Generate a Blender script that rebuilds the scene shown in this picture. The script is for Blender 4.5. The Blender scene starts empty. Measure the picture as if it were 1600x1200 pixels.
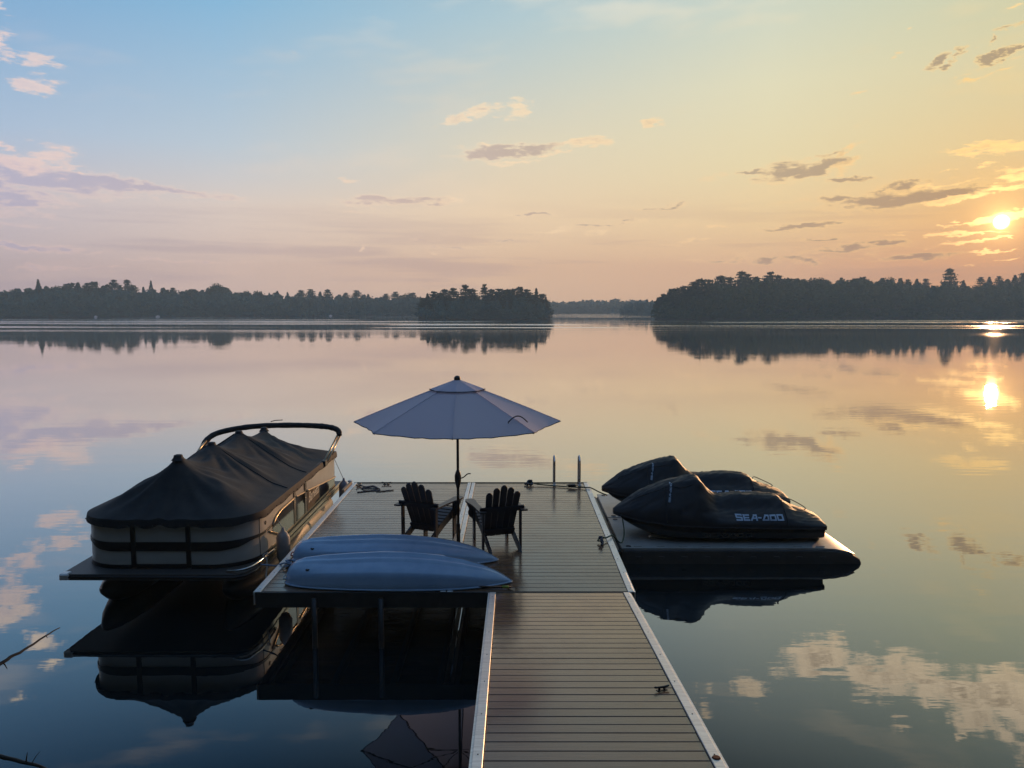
import bpy, math, random
import numpy as np
from mathutils import Vector, Matrix, Euler, noise
from mathutils.bvhtree import BVHTree

random.seed(7)
RNG = np.random.default_rng(11)
S = bpy.context.scene
COL = S.collection
R = math.radians

# ------------------------------------------------------------------ camera, light, exposure
CAM_H, PITCH = 4.43, 5.62
cam = bpy.data.cameras.new('camera')
cam.sensor_fit = 'HORIZONTAL'; cam.sensor_width = 36; cam.lens = 27.0
cam.clip_start = 0.1; cam.clip_end = 5000
camo = bpy.data.objects.new('camera', cam); COL.objects.link(camo)
camo.location = (0, 0, CAM_H); camo.rotation_euler = (R(90 - PITCH), 0, 0)
S.camera = camo
S.view_settings.view_transform = 'Standard'; S.view_settings.look = 'None'
S.view_settings.gamma = 1.0; S.view_settings.use_curve_mapping = False
S.view_settings.exposure = 0.12
S.cycles.max_bounces = 6; S.cycles.diffuse_bounces = 2; S.cycles.glossy_bounces = 4; S.cycles.volume_bounces = 0; S.cycles.sample_clamp_indirect = 6.0

SUN_AZ, SUN_EL = 32.1, 5.33
SUN_DIR = Vector((math.sin(R(SUN_AZ)) * math.cos(R(SUN_EL)), math.cos(R(SUN_AZ)) * math.cos(R(SUN_EL)), math.sin(R(SUN_EL))))
sl = bpy.data.lights.new('sun', 'SUN'); sl.energy = 1.9; sl.angle = R(0.6); sl.color = (1.0, 0.60, 0.30)
so = bpy.data.objects.new('sun', sl); COL.objects.link(so)
so.rotation_euler = (-SUN_DIR).to_track_quat('-Z', 'Y').to_euler()
so.location = SUN_DIR * 200

def lin(c):
    out = []
    for v in c:
        v = v / 255.0
        out.append(v / 12.92 if v <= 0.04045 else ((v + 0.055) / 1.055) ** 2.4)
    return (out[0], out[1], out[2], 1.0)

class NT:
    """small node-tree writer"""
    def __init__(s, tree): s.t = tree
    def n(s, kind, **kw):
        nd = s.t.nodes.new(kind)
        for k, v in kw.items(): setattr(nd, k, v)
        return nd
    def put(s, sock, v):
        if isinstance(v, bpy.types.NodeSocket): s.t.links.new(v, sock)
        else: sock.default_value = v
    def m(s, op, a, b=0.0, c=0.0, clamp=False):
        nd = s.n('ShaderNodeMath', operation=op, use_clamp=clamp)
        for i, v in enumerate((a, b, c)): s.put(nd.inputs[i], v)
        return nd.outputs[0]
    def rng(s, v, a, b, c=0.0, d=1.0, smooth=True):
        nd = s.n('ShaderNodeMapRange', interpolation_type='SMOOTHSTEP' if smooth else 'LINEAR')
        nd.clamp = True
        for i, q in enumerate((v, a, b, c, d)): s.put(nd.inputs[i], q)
        return nd.outputs[0]
    def mix(s, f, a, b, blend='MIX'):
        nd = s.n('ShaderNodeMix', data_type='RGBA', blend_type=blend)
        s.put(nd.inputs[0], f); s.put(nd.inputs[6], a); s.put(nd.inputs[7], b)
        return nd.outputs[2]
    def xyz(s, a, b, c):
        nd = s.n('ShaderNodeCombineXYZ')
        for i, v in enumerate((a, b, c)): s.put(nd.inputs[i], v)
        return nd.outputs[0]
    def sep(s, v):
        nd = s.n('ShaderNodeSeparateXYZ'); s.put(nd.inputs[0], v); return nd.outputs
    def noise(s, vec, scale, detail=4, rough=0.55, dist=0.0, flat=False):
        nd = s.n('ShaderNodeTexNoise')
        if flat: nd.noise_dimensions = '2D'
        s.put(nd.inputs['Vector'], vec)
        nd.inputs['Scale'].default_value = scale; nd.inputs['Detail'].default_value = detail
        nd.inputs['Roughness'].default_value = rough; nd.inputs['Distortion'].default_value = dist
        return nd.outputs['Fac']
    def ramp(s, f, stops):
        nd = s.n('ShaderNodeValToRGB'); cr = nd.color_ramp
        while len(cr.elements) < len(stops): cr.elements.new(0.5)
        for e, (p, c) in zip(cr.elements, stops): e.position = p; e.color = c
        s.put(nd.inputs[0], f); return nd.outputs[0]
    def vmul(s, v, k):
        nd = s.n('ShaderNodeVectorMath', operation='MULTIPLY'); s.put(nd.inputs[0], v); nd.inputs[1].default_value = k
        return nd.outputs[0]

# ------------------------------------------------------------------ sky: morning gradient by direction, clouds, sun
# each column: azimuth, then (elevation, sRGB colour)
SKY = [
    (-180, [(0, (112, 112, 126)), (6, (120, 122, 140)), (16, (98, 120, 150)), (32, (68, 100, 138)), (90, (92, 134, 186))]),
    (-90,  [(0, (140, 136, 146)), (6, (150, 150, 166)), (16, (118, 148, 180)), (32, (74, 114, 156)), (90, (92, 134, 186))]),
    (-33,  [(0, (178, 169, 177)), (3, (188, 179, 185)), (7, (192, 188, 196)), (11, (164, 186, 210)), (20, (114, 162, 202)), (32, (52, 100, 148)), (90, (92, 134, 186))]),
    (-20,  [(0, (194, 179, 174)), (3, (208, 191, 181)), (7, (213, 202, 193)), (11, (180, 196, 208)), (20, (127, 175, 208)), (32, (62, 112, 160)), (90, (92, 134, 186))]),
    (0,    [(0, (204, 182, 158)), (3, (219, 191, 159)), (7, (228, 207, 174)), (12, (213, 207, 184)), (20, (168, 193, 201)), (32, (120, 156, 182)), (90, (92, 134, 186))]),
    (18,   [(0, (206, 172, 138)), (3, (220, 183, 142)), (6, (230, 203, 154)), (10, (224, 211, 168)), (15, (216, 213, 181)), (20, (197, 206, 190)), (32, (160, 182, 187)), (90, (94, 136, 186))]),
    (32,   [(0, (206, 152, 114)), (3, (218, 162, 110)), (6, (234, 190, 124)), (10, (224, 202, 148)), (15, (211, 203, 162)), (20, (193, 199, 168)), (32, (160, 181, 180)), (90, (94, 136, 186))]),
    (60,   [(0, (180, 138, 108)), (6, (214, 178, 130)), (12, (206, 190, 158)), (22, (164, 176, 176)), (34, (112, 146, 172)), (90, (94, 136, 186))]),
    (110,  [(0, (140, 130, 132)), (6, (152, 146, 152)), (16, (122, 142, 166)), (32, (80, 116, 152)), (90, (92, 134, 186))]),
    (180,  [(0, (112, 112, 126)), (6, (120, 122, 140)), (16, (98, 120, 150)), (32, (68, 100, 138)), (90, (92, 134, 186))]),
]
# clouds: azimuth, elevation, half width, half height (degrees), tilt, weight
DARK = [
    (19.27, 9.22, 1.42, 0.53, 8, 1), (20.66, 9.22, 1.15, 0.35, 10, 0.95), (22.01, 9.6, 0.89, 0.35, 18, 0.95), (16.73, 9.42, 1.72, 0.14, 4, 0.8), (23.16, 8.6, 1.27, 0.14, -2, 0.85), (22.13, 10.28, 0.73, 0.17, 25, 0.6),
    (25.76, 7.13, 2.9, 0.46, 2, 1.05), (28.8, 7.24, 2.17, 0.33, 4, 1), (22.99, 7.34, 2.07, 0.21, 1, 0.85), (26.85, 7.97, 1.65, 0.22, 2, 0.9), (25.31, 7.7, 0.61, 0.14, 15, 0.7), (20.48, 5.61, 2.14, 0.18, 3, 0.85),
    (11.01, 7.17, 1.99, 0.13, 5, 0.7), (21.74, 4.71, 0.81, 0.09, 2, 0.6), (23.27, 3.96, 3.49, 0.28, 2, 0.7), (25.46, 4.28, 1.38, 0.2, 3, 0.6), (18.67, 3.42, 5.57, 0.28, 1, 0.5), (27.48, 3.36, 2.96, 0.2, 3, 0.5),
    (20.71, 3.3, 1.48, 0.25, 4, 0.6), (28.13, 15.32, 0.55, 0.27, 40, 0.85), (28.71, 14.96, 0.4, 0.16, 10, 0.75), (29.62, 15.71, 0.53, 0.21, 20, 0.7), (30.94, 14.98, 0.97, 0.18, 27, 0.95), (32.11, 15.23, 0.94, 0.14, 16, 0.9),
    (31.25, 16.12, 0.48, 0.21, 55, 0.55), (32.02, 16.64, 1.01, 0.18, 10, 0.45), (33.31, 15.33, 1.31, 0.31, 12, 0.8), (32.55, 15.97, 0.47, 0.11, 20, 0.5), (-0.93, 11.17, 2.35, 0.47, 2, 0.85), (1.25, 11.38, 2.04, 0.38, 3, 0.85),
    (-2.39, 11.17, 0.94, 0.16, -10, 0.6), (-7.92, 7.7, 3.69, 0.31, 1, 0.8), (-5.9, 7.94, 1.71, 0.28, 3, 0.75), (1.34, 6.8, 1.1, 0.09, 2, 0.7), (-6.07, 5.03, 0.93, 0.06, 0, 0.6), (0.09, 4.96, 1.25, 0.08, 1, 0.65),
    (-4.76, 4.39, 2.49, 0.19, 1, 0.6), (6.96, 6.06, 2.32, 0.12, 3, 0.65), (-11.91, 6.83, 0.9, 0.06, 0, 0.4), (-31.25, 8.05, 2.98, 0.78, -4, 1), (-27.95, 8.13, 3.18, 0.44, -5, 0.95), (-24.68, 7.91, 3.1, 0.23, -4, 0.85),
    (-32.15, 6.9, 2.13, 0.6, 0, 0.8), (-31.89, 3.88, 3.05, 0.27, -2, 0.75), (-35.15, 7.36, 3.14, 1.54, 0, 0.95), (-23.15, 3.27, 3.97, 0.14, 0, 0.4), (-29.12, 2.59, 3.95, 0.19, 0, 0.35), (44, 8.5, 6, 0.9, 4, 0.9),
    (52, 13, 7, 1.2, 6, 0.8),
]
BRIGHT = [
    (-4.04, 13.4, 1.48, 0.25, 13, 0.85), (-1.8, 14.03, 1.25, 0.34, 16, 0.9), (0.45, 14.13, 1.03, 0.56, 8, 1), (5.31, 11.74, 2.02, 0.34, 4, 0.85), (3, 11.09, 1.88, 0.19, 14, 0.7), (0.52, 10.49, 2.35, 0.19, 6, 0.65),
    (-2.02, 11.65, 0.78, 0.25, -10, 0.5), (-4.37, 7.89, 0.86, 0.37, 5, 0.7), (-11.66, 9.1, 0.9, 0.25, 0, 0.6), (-10.76, 4.37, 0.45, 0.22, 45, 0.6), (-7.99, 4.29, 0.4, 0.19, 20, 0.45), (-5.97, 3.95, 0.4, 0.22, -35, 0.45),
    (2.59, 5.63, 3.13, 0.22, 2, 0.5), (6.68, 5.59, 1.55, 0.34, 8, 0.6), (10.05, 12.92, 0.82, 0.37, 15, 0.65), (22.86, 10.53, 1.44, 0.21, 22, 0.65), (22.91, 9.38, 0.96, 0.42, 30, 0.6), (28.64, 7.77, 2.32, 0.16, 6, 0.8),
    (29.22, 6.88, 2.15, 0.16, 7, 0.85), (30.51, 9.93, 1.81, 0.29, 10, 0.75), (30.4, 9.52, 1.4, 0.19, 0, 0.65), (31.21, 8.8, 1.51, 0.16, 8, 0.75), (32.5, 8.11, 1.34, 0.22, 6, 0.85), (32.16, 7.43, 1.62, 0.22, 6, 0.85),
    (18.82, 8.53, 2.02, 0.14, 2, 0.5), (14.72, 5.76, 3.34, 0.33, 0, 0.5), (12.74, 4.71, 2.33, 0.26, 8, 0.35), (26.43, 4.87, 0.9, 0.1, 12, 0.5), (31.75, 5.62, 0.73, 0.24, 10, 1.3), (32.73, 5.67, 0.43, 0.26, 0, 1.25),
    (33.19, 5.94, 0.28, 0.23, 35, 1.2), (30.89, 5.41, 0.54, 0.15, 8, 1), (29.72, 5.53, 0.4, 0.13, -15, 0.85), (28.88, 5.31, 0.41, 0.13, 0, 0.8), (29.78, 5.26, 1.01, 0.08, 3, 0.7), (29.1, 4.71, 0.92, 0.13, 2, 0.8),
    (30.42, 4.75, 0.6, 0.09, 5, 0.8), (30.63, 4.27, 1.39, 0.1, 3, 0.8), (32.26, 4.41, 0.62, 0.08, 0, 0.95), (32.62, 4.28, 0.38, 0.07, -20, 0.8), (31.61, 4.8, 1.16, 0.05, 0, 0.6), (29.37, 4.05, 1.73, 0.1, 4, 0.75),
    (28.37, 3.87, 0.83, 0.08, 8, 0.7), (31.58, 3.59, 1.26, 0.06, 2, 0.75), (32.29, 3.07, 1.15, 0.07, 4, 0.7), (30.52, 2.72, 0.89, 0.05, 2, 0.5), (32.73, 8.11, 0.85, 0.13, 8, 0.75), (32.28, 7.38, 1.34, 0.1, 10, 0.8),
    (29.14, 7.81, 1.43, 0.08, 8, 0.75), (30.03, 6.86, 1, 0.08, 7, 0.85), (28.99, 8.74, 0.61, 0.06, 10, 0.5), (27.94, 6.7, 0.73, 0.06, 5, 0.7), (31.73, 14.2, 1.02, 0.14, 20, 0.75), (30.29, 14, 1.26, 0.13, 6, 0.65),
    (25.92, 15.95, 0.61, 0.1, 30, 0.65), (26.13, 17.36, 0.45, 0.14, 0, 0.35), (31.97, 17.61, 1.08, 0.21, 10, 0.45), (24.18, 13.97, 1.56, 0.17, 8, 0.4), (-30.22, 9.34, 1.4, 0.7, -12, 0.95), (-31.53, 8.74, 1.94, 0.53, -8, 0.85),
    (-28.49, 8.62, 0.41, 0.19, -10, 0.8), (-32.73, 9.68, 0.89, 0.4, -20, 0.7), (-29.75, 9.86, 0.71, 0.41, 0, 0.6), (-30.93, 14.77, 1.03, 0.6, 0, 0.9), (-30.84, 13.37, 1.11, 0.6, 0, 0.9), (-32.02, 15.93, 0.72, 0.43, 10, 0.5),
    (23.04, 23.54, 2.1, 1.14, -8, 1.05), (21.82, 23, 1.23, 0.71, 0, 0.8), (25.35, 23.95, 1.56, 0.95, 0, 0.9), (27.55, 23.55, 2.25, 1.27, -10, 1), (29.5, 23.62, 1.81, 0.83, -10, 0.9), (31.39, 23.96, 2.09, 1.22, -10, 1),
    (33.53, 23.46, 1.99, 1.59, 0, 1), (34.86, 22.52, 1.61, 0.78, 0, 0.9), (32.57, 25.26, 2.03, 0.97, -5, 0.9), (35, 24.82, 1.92, 1.56, 0, 0.95), (25.23, 25.53, 1.56, 0.43, -5, 0.55), (29.99, 25.62, 0.93, 0.33, 0, 0.6),
    (17.51, 26.17, 1, 0.77, 0, 1), (15.16, 27.8, 1.16, 0.32, 0, 0.7), (14.65, 26.65, 0.45, 0.37, 0, 0.5), (28.11, 26.7, 0.82, 0.42, 0, 0.7), (31.73, 26.38, 0.41, 0.32, 0, 0.8), (24.02, 21.98, 0.88, 0.35, 0, 0.6),
    (38.14, 22.55, 2.66, 1.88, 0, 1), (-33.54, 17.93, 0.86, 1.19, 0, 0.8), (-32.88, 15.52, 1.21, 0.88, 0, 0.75), (-34.28, 18.74, 1.3, 1.03, 0, 0.8), (-32.65, 20.6, 1.35, 0.64, 20, 0.6), (-32.38, 22.17, 1.23, 0.48, 10, 0.5),
    (-36.44, 16.03, 1.85, 2.3, 0, 0.9), (-33.89, 23.67, 1.32, 0.55, 0, 0.35), (26.02, 7.63, 3.47, 0.43, -3, 0.3),
    (31.97, 8.43, 2.06, 0.49, 0, 0.4), (31.69, 9.68, 2.07, 0.57, 6, 0.5), (-60, 14, 9, 2, 4, 0.8), (-52, 24, 8, 2, -4, 0.8), (70, 20, 9, 2.4, 4, 0.8), (62, 30, 8, 2.5, 0, 0.8),
    (5, 38, 9, 2.5, 5, 0.8), (-20, 44, 9, 3, 5, 0.7),
]

def build_world():
    w = bpy.data.worlds.new('World'); S.world = w; w.use_nodes = True
    t = NT(w.node_tree); w.node_tree.nodes.clear()
    tc = t.n('ShaderNodeTexCoord')
    nv = t.n('ShaderNodeVectorMath', operation='NORMALIZE'); t.put(nv.inputs[0], tc.outputs['Generated'])
    d = nv.outputs[0]
    x, y, z = t.sep(d)
    az = t.m('MULTIPLY', t.m('ARCTAN2', x, y), 57.29578)
    el = t.m('MULTIPLY', t.m('ARCSINE', z), 57.29578)
    elc = t.m('MAXIMUM', el, 0.0)
    f = t.m('POWER', t.m('DIVIDE', elc, 90.0), 0.5)
    col = None; prev = None
    for a, stops in SKY:
        c = t.ramp(f, [(math.sqrt(e / 90.0), lin(rgb)) for e, rgb in stops])
        if col is None: col = c
        else: col = t.mix(t.rng(az, float(prev), float(a), smooth=False), col, c)
        prev = a
    # angle from the sun
    dt = t.n('ShaderNodeVectorMath', operation='DOT_PRODUCT'); t.put(dt.inputs[0], d); dt.inputs[1].default_value = SUN_DIR
    ang = t.m('MULTIPLY', t.m('ARCCOSINE', t.m('MINIMUM', dt.outputs['Value'], 1.0)), 57.29578)
    glow = t.m('POWER', 2.71828, t.m('DIVIDE', ang, -3.0))
    col = t.mix(t.m('MULTIPLY', glow, 0.50), col, (1.0, 0.55, 0.16, 1))
    # cloud noise in stretched angle space
    nvec = t.xyz(t.m('MULTIPLY', az, 0.24), t.m('ADD', t.m('MULTIPLY', t.m('MINIMUM', el, 20.0), 0.95), t.m('MULTIPLY', t.m('MAXIMUM', t.m('SUBTRACT', el, 20.0), 0.0), 0.36)), 3.7)
    fb = t.noise(nvec, 1.0, 3, 0.62, 0.0, True)
    fine = t.noise(nvec, 3.6, 4, 0.70, 0.0, True)
    fbm = t.m('ADD', t.m('MULTIPLY', fb, 0.58), t.m('MULTIPLY', fine, 0.42))
    def field(t, az, el, fbm, clouds):
        acc = None
        for a, e, ra, re, rot, wt in clouds:
            mp = t.n('ShaderNodeMapping', vector_type='TEXTURE')
            t.put(mp.inputs['Vector'], t.xyz(az, el, acc if acc is not None else 0.0)); mp.inputs['Location'].default_value = (a, e, 0)
            mp.inputs['Rotation'].default_value = (0, 0, R(rot)); mp.inputs['Scale'].default_value = (ra * 1.3, re * 1.2, 1e6)
            ln = t.n('ShaderNodeVectorMath', operation='LENGTH'); t.put(ln.inputs[0], mp.outputs[0])
            v = t.m('SUBTRACT', wt, ln.outputs['Value'])
            acc = v if acc is None else t.m('MAXIMUM', acc, v)
        acc = t.m('MAXIMUM', acc if acc is not None else -1.0, -1.0)
        return t.m('ADD', acc, t.m('MULTIPLY', t.m('SUBTRACT', fbm, 0.5), 3.3))
    # high streaks and low stratus
    azr = t.rng(az, -35.0, 35.0, smooth=False)
    st = t.noise(t.xyz(t.m('MULTIPLY', az, 0.05), t.m('MULTIPLY', el, 0.85), 1.3), 1.0, 3, 0.6, 0.0, True)
    stm = t.m('MULTIPLY', t.rng(st, 0.46, 0.68), t.m('MULTIPLY', t.rng(el, 0.2, 2.0), t.rng(el, 9.0, 3.5)))
    col = t.mix(t.m('MULTIPLY', stm, 0.42), col, t.ramp(azr, [(0, lin((158, 152, 172))), (.5, lin((184, 160, 152))), (1, lin((190, 146, 108)))]))
    wisp = t.noise(t.xyz(t.m('MULTIPLY', az, 0.07), t.m('ADD', t.m('MULTIPLY', el, 0.30), t.m('MULTIPLY', az, -0.03)), 8.3), 1.0, 3, 0.62, 0.0, True)
    wm = t.m('MULTIPLY', t.rng(wisp, 0.52, 0.80), 0.20)
    brightlow = t.ramp(azr, [(0, lin((226, 204, 200))), (.5, lin((240, 218, 182))), (.85, lin((246, 208, 142))), (1, lin((255, 212, 128)))])
    brightc = t.mix(t.rng(el, 16.0, 25.0), brightlow, (1.55, 1.25, 0.86, 1))
    darkc = t.ramp(azr, [(0, lin((168, 168, 196))), (.35, lin((190, 170, 168))), (.7, lin((160, 138, 120))), (1, lin((146, 116, 92)))])
    col = t.mix(wm, col, brightc)
    base = col
    def addsun(t, col, f, rgb):
        add = t.n('ShaderNodeMix', data_type='RGBA', blend_type='ADD'); add.inputs[0].default_value = 1.0
        sc = t.n('ShaderNodeMix', data_type='RGBA'); t.put(sc.inputs[0], f); sc.inputs[6].default_value = (0, 0, 0, 1); sc.inputs[7].default_value = (*rgb, 1)
        t.put(add.inputs[6], col); t.put(add.inputs[7], sc.outputs[2]); return add.outputs[2]
    def backdrop(t, col):
        bg = t.n('ShaderNodeBackground'); t.put(bg.inputs[0], col); bg.inputs[1].default_value = 1.06; return bg.outputs[0]
    # bearings bent by noise, so that cloud outlines fray
    wn = t.n('ShaderNodeTexNoise', noise_dimensions='2D'); t.put(wn.inputs['Vector'], t.xyz(t.m('MULTIPLY', az, 0.42), t.m('MULTIPLY', el, 1.25), 9.1)); wn.inputs['Scale'].default_value = 1.0; wn.inputs['Detail'].default_value = 4; wn.inputs['Roughness'].default_value = 0.62
    wr, wg, wb = t.sep(wn.outputs['Color'])
    azw = t.m('ADD', az, t.m('MULTIPLY', t.m('SUBTRACT', wr, 0.5), 3.2)); elw = t.m('ADD', el, t.m('MULTIPLY', t.m('SUBTRACT', wg, 0.5), 1.1))
    shared = [('az', 'NodeSocketFloat', azw), ('el', 'NodeSocketFloat', elw), ('fbm', 'NodeSocketFloat', fbm), ('fine', 'NodeSocketFloat', fine), ('ang', 'NodeSocketFloat', ang),
              ('base', 'NodeSocketColor', base), ('bright', 'NodeSocketColor', brightc), ('dark', 'NodeSocketColor', darkc)]
    def sector(lo, hi, elo, ehi):
        """the sky with the clouds that touch this window of bearings and elevations"""
        rx = lambda c: 2.5 * (c[2] * abs(math.cos(R(c[4]))) + c[3] * abs(math.sin(R(c[4])))) + .8
        ry = lambda c: 2.5 * (c[3] * abs(math.cos(R(c[4]))) + c[2] * abs(math.sin(R(c[4])))) + .3
        near = lambda c: c[0] + rx(c) > lo and c[0] - rx(c) < hi and c[1] + ry(c) > elo and c[1] - ry(c) < ehi
        ng = bpy.data.node_groups.new('sky_window', 'ShaderNodeTree')
        for nm, ty, _ in shared: ng.interface.new_socket(nm, in_out='INPUT', socket_type=ty)
        ng.interface.new_socket('sky', in_out='OUTPUT', socket_type='NodeSocketShader')
        g = NT(ng); gi = g.n('NodeGroupInput').outputs; az_, el_, fbm_, fine_, ang_, base_, br_, dk_ = [gi[i] for i in range(8)]
        col = base_
        dl = [c for c in DARK if near(c)]; bl = [c for c in BRIGHT if near(c)]
        if dl:
            fd = field(g, az_, el_, fbm_, dl)
            rim = g.m('MULTIPLY', g.rng(fd, -0.45, 0.10), g.rng(fd, 0.60, 0.15))
            col = g.mix(g.m('MULTIPLY', rim, 0.42), col, br_)
            col = g.mix(g.m('MULTIPLY', g.rng(fd, -0.10, 0.50), 0.68), col, dk_)
        if bl:
            fbr = field(g, az_, el_, fbm_, bl)
            body = g.rng(fbr, -0.08, 0.60)
            shade = g.m('MULTIPLY', g.rng(fine_, 0.62, 0.40), g.rng(fbr, 0.3, 1.1))
            bc = g.mix(g.m('MULTIPLY', shade, 0.55), br_, dk_)
            col = g.mix(g.m('MULTIPLY', body, 0.78), col, bc)
        if hi > 24 and lo < 42 and elo < 12 and ehi > 0:
            if bl: col = addsun(g, col, g.m('MULTIPLY', body, g.m('POWER', 2.71828, g.m('DIVIDE', ang_, -2.0)), clamp=True), (1.9, 1.25, 0.42))
            col = addsun(g, col, g.m('POWER', 2.71828, g.m('DIVIDE', ang_, -0.55), clamp=True), (2.4, 1.5, 0.5))
            col = addsun(g, col, g.rng(ang_, 0.50, 0.18), (16, 11, 5))
        go = g.n('NodeGroupOutput'); ng.links.new(backdrop(g, col), go.inputs[0])
        gn = t.n('ShaderNodeGroup'); gn.node_tree = ng
        for i, (_, _, sck) in enumerate(shared): t.put(gn.inputs[i], sck)
        return gn.outputs[0]
    sh = backdrop(t, base)
    wins = [(-75, -42, -90, 90), (42, 85, -90, 90)]
    for lo, hi in ((-42, -24), (-24, -10), (-10, 4), (4, 16), (16, 24), (24, 29), (29, 42)):
        for elo, ehi in (((-90, 6.5), (6.5, 12.5), (12.5, 21), (21, 90)) if lo >= 16 or lo <= -40 else ((-90, 8), (8, 21), (21, 90))): wins.append((lo, hi, elo, ehi))
    def inside(lo, hi, elo, ehi):
        a = t.m('MULTIPLY', t.m('GREATER_THAN', az, float(lo)), t.m('LESS_THAN', az, float(hi) + 1e-5))
        return t.m('MULTIPLY', a, t.m('MULTIPLY', t.m('GREATER_THAN', el, float(elo)), t.m('LESS_THAN', el, float(ehi) + 1e-5)))
    for win in wins:
        mx = t.n('ShaderNodeMixShader'); t.put(mx.inputs[0], inside(*win))
        w.node_tree.links.new(sh, mx.inputs[1]); w.node_tree.links.new(sector(*win), mx.inputs[2]); sh = mx.outputs[0]
    out = t.n('ShaderNodeOutputWorld'); w.node_tree.links.new(sh, out.inputs[0])
build_world()

# ------------------------------------------------------------------ helpers
def mat(name, c1, c2=None, scale=8.0, rough=0.5, metal=0.0, bump=0.0, stretch=(1, 1, 1), rvar=0.0, rnd=0.0, spec=0.5, coord='Object', trans=0.0, coat=0.0, detail=5):
    m = bpy.data.materials.new(name); m.use_nodes = True
    t = NT(m.node_tree); b = m.node_tree.nodes['Principled BSDF']
    tc = t.n('ShaderNodeTexCoord'); vec = tc.outputs['Object']
    if coord == 'World':
        g = t.n('ShaderNodeNewGeometry'); vec = g.outputs['Position']
    if rnd:
        oi = t.n('ShaderNodeObjectInfo')
        ad = t.n('ShaderNodeVectorMath', operation='ADD'); t.put(ad.inputs[0], vec)
        t.put(ad.inputs[1], t.xyz(t.m('MULTIPLY', oi.outputs['Random'], 37.0), t.m('MULTIPLY', oi.outputs['Random'], 91.0), 0.0)); vec = ad.outputs[0]
    sv = t.vmul(vec, stretch)
    n = t.noise(sv, scale, detail, 0.6)
    c2 = c2 or tuple(v * 0.8 for v in c1)
    col = t.mix(t.rng(n, 0.3, 0.7), (*c1, 1), (*c2, 1))
    if rnd:
        hsv = t.n('ShaderNodeHueSaturation'); t.put(hsv.inputs['Color'], col)
        t.put(hsv.inputs['Value'], t.m('ADD', 1.0 - rnd, t.m('MULTIPLY', oi.outputs['Random'], 2 * rnd))); col = hsv.outputs[0]
    t.put(b.inputs['Base Color'], col)
    b.inputs['Metallic'].default_value = metal
    b.inputs['Specular IOR Level'].default_value = spec
    if coat: b.inputs['Coat Weight'].default_value = coat; b.inputs['Coat Roughness'].default_value = 0.08
    if rvar: t.put(b.inputs['Roughness'], t.m('ADD', rough - rvar, t.m('MULTIPLY', t.noise(vec, 3.0, 4), 2 * rvar)))
    else: b.inputs['Roughness'].default_value = rough
    if bump:
        bp = t.n('ShaderNodeBump'); bp.inputs['Strength'].default_value = 1.0; bp.inputs['Distance'].default_value = bump
        t.put(bp.inputs['Height'], n); t.put(b.inputs['Normal'], bp.outputs[0])
    if trans:
        tr = t.n('ShaderNodeBsdfTranslucent'); t.put(tr.inputs[0], col)
        ms = t.n('ShaderNodeMixShader'); ms.inputs[0].default_value = trans
        m.node_tree.links.new(b.outputs[0], ms.inputs[1]); m.node_tree.links.new(tr.outputs[0], ms.inputs[2])
        m.node_tree.links.new(ms.outputs[0], m.node_tree.nodes['Material Output'].inputs[0])
    return m

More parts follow.
